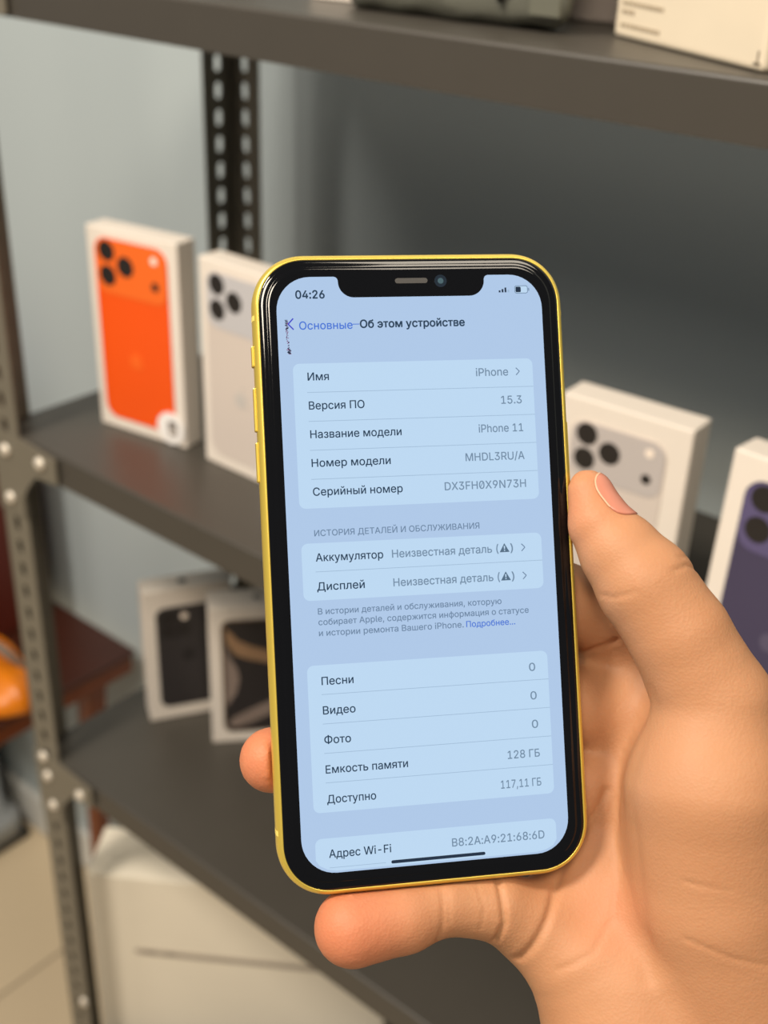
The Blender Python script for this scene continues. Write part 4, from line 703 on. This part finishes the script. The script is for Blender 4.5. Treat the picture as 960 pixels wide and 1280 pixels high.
# status icons
for i, hgt in enumerate((3.2, 5.2, 7.5, 4.0)):
    x = 346 + i * 4.7; flat('signal_bar', [(x, 27.6), (x + 2.9, 27.6), (x + 2.9, 27.6 - hgt), (x, 27.6 - hgt)], M_black if i < 3 else M_line, 0.02, screen)
def icon_rr(name, cx, cy, w_, h_, r, m, z): flat(name, [(cx + a, cy + b_) for a, b_ in rrect(w_, h_, r, 4)], m, z, screen)
icon_rr('battery_outline', 382.0, 23.4, 21.5, 12.4, 3.4, M_cap, 0.016); icon_rr('battery_inside', 382.0, 23.4, 19.4, 10.3, 2.5, M_cell, 0.020); icon_rr('battery_level', 377.2, 23.4, 8.4, 8.6, 1.6, M_black, 0.024)
icon_rr('battery_tip', 394.2, 23.4, 1.6, 4.4, 0.6, M_cap, 0.016)
icon_rr('home_bar', 207.2, 887.8, 146, 4.9, 2.4, M_black, 0.026)
# ear speaker, camera and sensor in the black notch
bm = bmesh.new(); add_prism(bm, [(x + (208.6 - 207) * PT, y + (69.8 - 1.15)) for x, y in rrect(7.9, 1.25, 0.6, 6)], lambda x, y, s: (x * mm, y * mm, (ZS - 0.02 + 0.03 * s) * mm)); build('ear_speaker', bm, mat('speaker_mesh', (58, 56, 54), 0.6, var=0.3, scale=3000), phone)
for nm, x, r, col in (('front_camera', 254.5, 1.5, (26, 36, 48)), ('front_camera', 254.5, 0.7, (60, 84, 96))):
    bm = bmesh.new(); add_prism(bm, circle(x * PT - SW / 2, 68.5, r, 24), lambda a, c, s: (a * mm, c * mm, (ZS - 0.02 + (0.03 if r > 1 else 0.05) * s) * mm)); build(nm, bm, mat('camera_glass', col, 0.1), phone)

# ------------------------------------------------------------------ the hand (built in the phone's frame, millimetres)
CH = {
    'thumb': [(41.4, 16.1, 4.5, 5.7), (42.9, 8.4, 6.5, 7.4), (47.3, 1.4, 8.5, 9.7), (52.1, -6.4, 11.0, 11.6), (59.5, -19.2, 13.0, 12.0), (67.2, -35.9, 13.0, 14.0), (65.1, -55.7, 13.0, 20.0), (66.8, -82.9, 8.0, 21.0), (76.3, -119.9, -0.0, 24.0)],
    'index': [(68.5, -23.1, -19.0, 12.0), (41.6, -12.0, -13.5, 10.0), (20.1, 0.7, -13.2, 8.6), (1.9, 13.7, -12.6, 7.8), (-11.9, 24.3, -12.0, 7.0)],
    'middle': [(64.5, -42.1, -20.0, 12.0), (42.9, -38.7, -14.0, 9.8), (12.4, -27.3, -13.4, 9.0), (-9.8, -17.8, -12.8, 8.2), (-25.2, -10.9, -12.0, 7.4)],
    'ring': [(58.6, -61.5, -19.0, 12.0), (42.5, -59.1, -13.5, 9.6), (11.1, -52.4, -13.0, 9.0), (-17.4, -48.0, -12.0, 8.2), (-37.3, -45.0, -9.5, 7.9)],
    'pinky': [(46.3, -84.9, -13.0, 11.5), (26.2, -90.1, -6.0, 10.8), (15.5, -83.6, -3.0, 8.3), (2.0, -81.2, -1.0, 7.2), (-8.3, -82.9, 0.5, 8.2), (-20.8, -83.8, 1.5, 9.2)],
    'palm': [[(68.1, -23.0, -18.0, 12.0), (77.0, -115.7, -10.0, 16.0)],
             [(64.5, -42.1, -20.0, 12.0), (72.0, -124.1, -12.0, 17.0)],
             [(58.6, -61.5, -19.0, 12.0), (64.0, -129.3, -12.0, 17.0)],
             [(46.6, -85.2, -14.0, 12.0), (50.8, -129.3, -6.0, 18.0)],
             [(35.4, -99.1, -4.0, 13.5), (43.8, -113.4, -3.0, 18.0), (51.8, -128.1, -3.0, 20.0)],
             [(50.5, -89.3, -6.0, 14.0), (51.1, -103.3, -3.0, 17.0), (53.8, -122.0, -2.0, 22.0)],
             [(63.4, -41.8, -4.0, 9.0), (62.6, -63.0, 0.0, 14.0)],
             [(56.7, -22.5, -20.0, 10.5), (51.5, -41.0, -19.0, 11.0), (47.9, -60.4, -18.0, 11.0), (41.2, -77.5, -14.0, 11.5)],
             [(66.5, -130.0, -8.0, 25.0), (87.9, -171.4, -16.0, 26.0), (104.3, -201.3, -20.0, 27.0)]],
}
CREASES = [
    ([(55.1, -3.1), (59.6, -2.2), (64.0, -3.6)], 0.3, 0.6, 14),
    ([(57.7, -0.2), (61.3, -0.2)], 0.18, 0.5, 14),
    ([(38.9, -8.0), (42.0, -8.9), (46.1, -7.6)], 0.25, 0.7, 12),
    ([(50.5, -21.3), (45.4, -23.5), (40.1, -27.2)], 0.5, 0.9, -4),
    ([(44.9, -57.8), (42.1, -63.2), (38.5, -68.4)], 0.7, 1.0, -4),
    ([(33.7, -74.3), (27.8, -82.8), (22.4, -90.9), (19.2, -95.5)], 0.9, 1.1, 2),
    ([(14.8, -75.5), (14.9, -85.1), (13.2, -90.2)], 0.9, 0.8, 3),
    ([(0.4, -76.4), (-0.1, -83.0), (-1.2, -87.7)], 0.35, 0.8, 5),
    ([(1.7, -76.6), (1.4, -83.1)], 0.2, 0.6, 5),
    ([(9.2, -76.4), (10.2, -80.9), (9.1, -86.4)], 0.15, 0.5, 6),
    ([(51.5, -31.4), (47.9, -42.2), (46.3, -51.7), (46.3, -66.2), (46.7, -81.9), (47.2, -98.3)], 0.7, 2.2, 6),
    ([(60.9, -45.3), (67.7, -48.1), (74.9, -50.9)], 0.22, 0.6, 20),
    ([(63.1, -50.7), (69.4, -52.8), (75.8, -55.2)], 0.18, 0.5, 20),
    ([(52.6, -87.0), (62.2, -91.2), (73.9, -94.3)], 0.22, 0.7, 20),
    ([(52.4, -73.5), (63.1, -75.5), (72.8, -80.1)], 0.2, 0.6, 20),
    ([(27.2, -97.0), (35.3, -93.1), (41.6, -86.2), (44.6, -77.0)], 0.25, 0.8, 8),
]
def hand_mesh(h):
    lo = np.array([-50.0, -235.0, -52.0]); hi = np.array([135.0, 28.0, 42.0])
    P = grid(lo, hi, h)
    def chain(pts):
        F = None
        for a, b_ in zip(pts, pts[1:]):
            d = seg_dist(P, a[:3], b_[:3], a[3], b_[3]); F = d if F is None else smin(F, d, 1.5)
        return F
    F = None
    for c in CH['palm']:
        d = chain(c); F = d if F is None else smin(F, d, 9)
    fingers = None
    for n in ('index', 'middle', 'ring', 'pinky'):
        d = chain(CH[n]); fingers = d if fingers is None else smin(fingers, d, 1.6)
    F = smin(F, fingers, 4.0)
    F = smin(F, chain(CH['thumb']), 5.0)
    # the flesh gives way where it presses on the phone
    q = np.abs(P[..., :2]) - np.array([PW / 2 - PR, PH_ / 2 - PR], np.float32)
    d2 = np.sqrt((np.maximum(q, 0) ** 2).sum(-1)) + np.minimum(q.max(-1), 0) - PR
    qz = np.abs(P[..., 2]) - 4.3
    rr = 2.0
    a = np.maximum(d2 + rr, 0); c = np.maximum(qz + rr, 0)
    Dp = np.sqrt(a * a + c * c) + np.minimum(np.maximum(d2 + rr, qz + rr), 0) - rr
    F = smax(F, 0.25 - Dp, 0.8)
    V, Q = surface_nets(F, lo, h)
    V = relax(V, Q, 3)
    return V, Q
def normals(V, Q):
    n = np.cross(V[Q[:, 2]] - V[Q[:, 0]], V[Q[:, 3]] - V[Q[:, 1]]); N = np.zeros_like(V)
    for k in range(4): np.add.at(N, Q[:, k], n)
    return N / (np.linalg.norm(N, axis=1)[:, None] + 1e-9)
V, Q = hand_mesh(1.15)
# one Catmull-Clark-like refinement through the subdivision modifier, then fine folds
me = np_mesh('hand', V, Q); tmp = bpy.data.objects.new('t', me); C.objects.link(tmp)
md = tmp.modifiers.new('s', 'SUBSURF'); md.levels = 1; md.render_levels = 1
dg = bpy.context.evaluated_depsgraph_get(); dg.update()
me2 = bpy.data.meshes.new_from_object(tmp.evaluated_get(dg)); bpy.data.objects.remove(tmp)
n = len(me2.vertices); V = np.zeros(n * 3); me2.vertices.foreach_get('co', V); V = V.reshape(-1, 3)
Q = np.zeros(len(me2.polygons) * 4, np.int64); me2.polygons.foreach_get('vertices', Q); Q = Q.reshape(-1, 4)
N = normals(V, Q)
disp = np.zeros(n)
for pts, depth, width, zref in CREASES:
    dmin = np.full(n, 1e9)
    for a, b_ in zip(pts, pts[1:]):
        a = np.array(a); b_ = np.array(b_); ab = b_ - a
        t_ = np.clip(((V[:, :2] - a) @ ab) / (ab @ ab), 0, 1)
        dmin = np.minimum(dmin, np.linalg.norm(V[:, :2] - a - t_[:, None] * ab, axis=1))
    disp -= depth * np.exp(-(dmin / width) ** 2) * np.clip(N[:, 2] * 2 + 0.3, 0, 1) * np.exp(-(np.maximum(np.abs(V[:, 2] - zref) - 7, 0) / 2.5) ** 2)
V = V + disp[:, None] * N
# skin: warm tone, pinker finger pads, fine pores
M_skin = mat('skin', (204, 148, 104), 0.55)
nt = M_skin.node_tree; b = nt.nodes['Principled BSDF']
b.inputs['Subsurface Weight'].default_value = 0.15; b.inputs['Subsurface Radius'].default_value = (1.0, 0.35, 0.18); b.inputs['Subsurface Scale'].default_value = 0.004
b.inputs['Specular IOR Level'].default_value = 0.28
tc = nt.nodes.new('ShaderNodeTexCoord'); n1 = nt.nodes.new('ShaderNodeTexNoise'); n1.inputs['Scale'].default_value = 55; n1.inputs['Detail'].default_value = 5
at = nt.nodes.new('ShaderNodeAttribute'); at.attribute_name = 'pad'
mx = nt.nodes.new('ShaderNodeMix'); mx.data_type = 'RGBA'; mx.inputs[6].default_value = lin((171, 120, 84)); mx.inputs[7].default_value = lin((183, 134, 98))
mx2 = nt.nodes.new('ShaderNodeMix'); mx2.data_type = 'RGBA'; mx2.inputs[7].default_value = lin((196, 108, 76))
nt.links.new(tc.outputs['Object'], n1.inputs['Vector']); nt.links.new(n1.outputs['Fac'], mx.inputs[0]); nt.links.new(mx.outputs[2], mx2.inputs[6]); nt.links.new(at.outputs['Fac'], mx2.inputs[0]); nt.links.new(mx2.outputs[2], b.inputs['Base Color'])
n2 = nt.nodes.new('ShaderNodeTexVoronoi'); n2.inputs['Scale'].default_value = 1400
n3 = nt.nodes.new('ShaderNodeTexNoise'); n3.inputs['Scale'].default_value = 420; n3.inputs['Detail'].default_value = 6
ad = nt.nodes.new('ShaderNodeMath'); ad.operation = 'ADD'
bp = nt.nodes.new('ShaderNodeBump'); bp.inputs['Strength'].default_value = 0.12; bp.inputs['Distance'].default_value = 0.0006
for nn in (n2, n3): nt.links.new(tc.outputs['Object'], nn.inputs['Vector'])
nt.links.new(n2.outputs['Distance'], ad.inputs[0]); nt.links.new(n3.outputs['Fac'], ad.inputs[1]); nt.links.new(ad.outputs[0], bp.inputs['Height']); nt.links.new(bp.outputs['Normal'], b.inputs['Normal'])
hand = link_mesh('hand', np_mesh('hand', V * mm, Q), M_skin, None, True)
hand.matrix_world = PHONE_M
hand['label'] = 'bare right hand gripping the yellow phone, thumb on its side, little finger beneath'; hand['category'] = 'hand'
pad = np.zeros(n)
for ctr, r in (((-37.5, -45, -9.5), 13), ((-22, -83.5, 2), 14), ((41, 12, 5.5), 9), ((39.5, -84, 10), 9)):
    pad = np.maximum(pad, np.exp(-((V - np.array(ctr)) ** 2).sum(1) / r ** 2) * (0.8 if r > 9 else 0.35))
atr = hand.data.attributes.new('pad', 'FLOAT', 'POINT'); atr.data.foreach_set('value', pad.astype(np.float32))
# thumb nail: a curved plate lying on the back of the thumb tip
T0, T1 = np.array((42.0, 13.4, 5.2)), np.array((47.3, 1.4, 8.5))
ax = (T0 - T1) / np.linalg.norm(T0 - T1)
nn_ = np.array((0.78, 0.42, 0.42)); nn_ -= ax * (nn_ @ ax); nn_ /= np.linalg.norm(nn_); ss = np.cross(nn_, ax)
NAIL_L0, NAIL_L1, NAIL_A = -7.5, 5.4, 58
rel = V - T0; al = rel @ ax; ang = np.degrees(np.arctan2(rel @ ss, rel @ nn_))
rad = np.linalg.norm(rel - al[:, None] * ax, axis=1); near = np.linalg.norm(rel, axis=1) < 18
al_n, ang_n, rad_n = al[near], ang[near], rad[near]
def nail_point(u, v, lift):
    a0 = (NAIL_L0 + NAIL_L1) / 2 + u * (NAIL_L1 - NAIL_L0) / 2; g0 = v * NAIL_A
    wt = np.exp(-(((al_n - a0) / 0.9) ** 2 + ((ang_n - g0) / 9) ** 2)) + 1e-12
    r = (wt * rad_n).sum() / wt.sum() + lift; g0 = math.radians(g0)
    return tuple((T0 + ax * a0 + (nn_ * math.cos(g0) + ss * math.sin(g0)) * r) * mm)
def squircle(th, e=2.9):
    c, s_ = math.cos(th), math.sin(th); k = (abs(c) ** e + abs(s_) ** e) ** (-1 / e); return c * k, s_ * k
def nail_patch(name, r_rings, th0, th1, nth, lift_fn, m, parent):
    bm = bmesh.new(); closed = abs(th1 - th0 - 2 * math.pi) < 1e-6
    ths = [th0 + (th1 - th0) * k / nth for k in range(nth if closed else nth + 1)]
    R = [[bm.verts.new(nail_point(*(q * r_ for q in squircle(t_)), lift_fn(r_))) for t_ in ths] for r_ in r_rings]
    for A_, B_ in zip(R, R[1:]):
        for k in range(len(ths) if closed else len(ths) - 1):
            bm.faces.new((A_[k], A_[(k + 1) % len(ths)], B_[(k + 1) % len(ths)], B_[k]))
    if closed: bm.faces.new(R[0])
    return build(name, bm, m, parent, True)
lift = lambda r_: 0.30 + 0.32 * (1 - r_ ** 4)
M_nail = mat('nail', (188, 120, 98), 0.25, var=0.05, scale=80)
nail = nail_patch('thumb_nail', [0.08, 0.25, 0.42, 0.58, 0.72, 0.84, 0.93, 1.0], 0, 2 * math.pi, 48, lift, M_nail, hand)
edge = nail_patch('nail_edge', [0.965, 0.985, 1.0, 1.015], -math.pi * 0.62, math.pi * 0.62, 40, lambda r_: lift(r_) + 0.05, mat('nail_edge', (208, 160, 130), 0.4), nail)
sm = nail.modifiers.new('thick', 'SOLIDIFY'); sm.thickness = 0.0005; sm.offset = -1
nail['label'] = 'pink thumb nail'
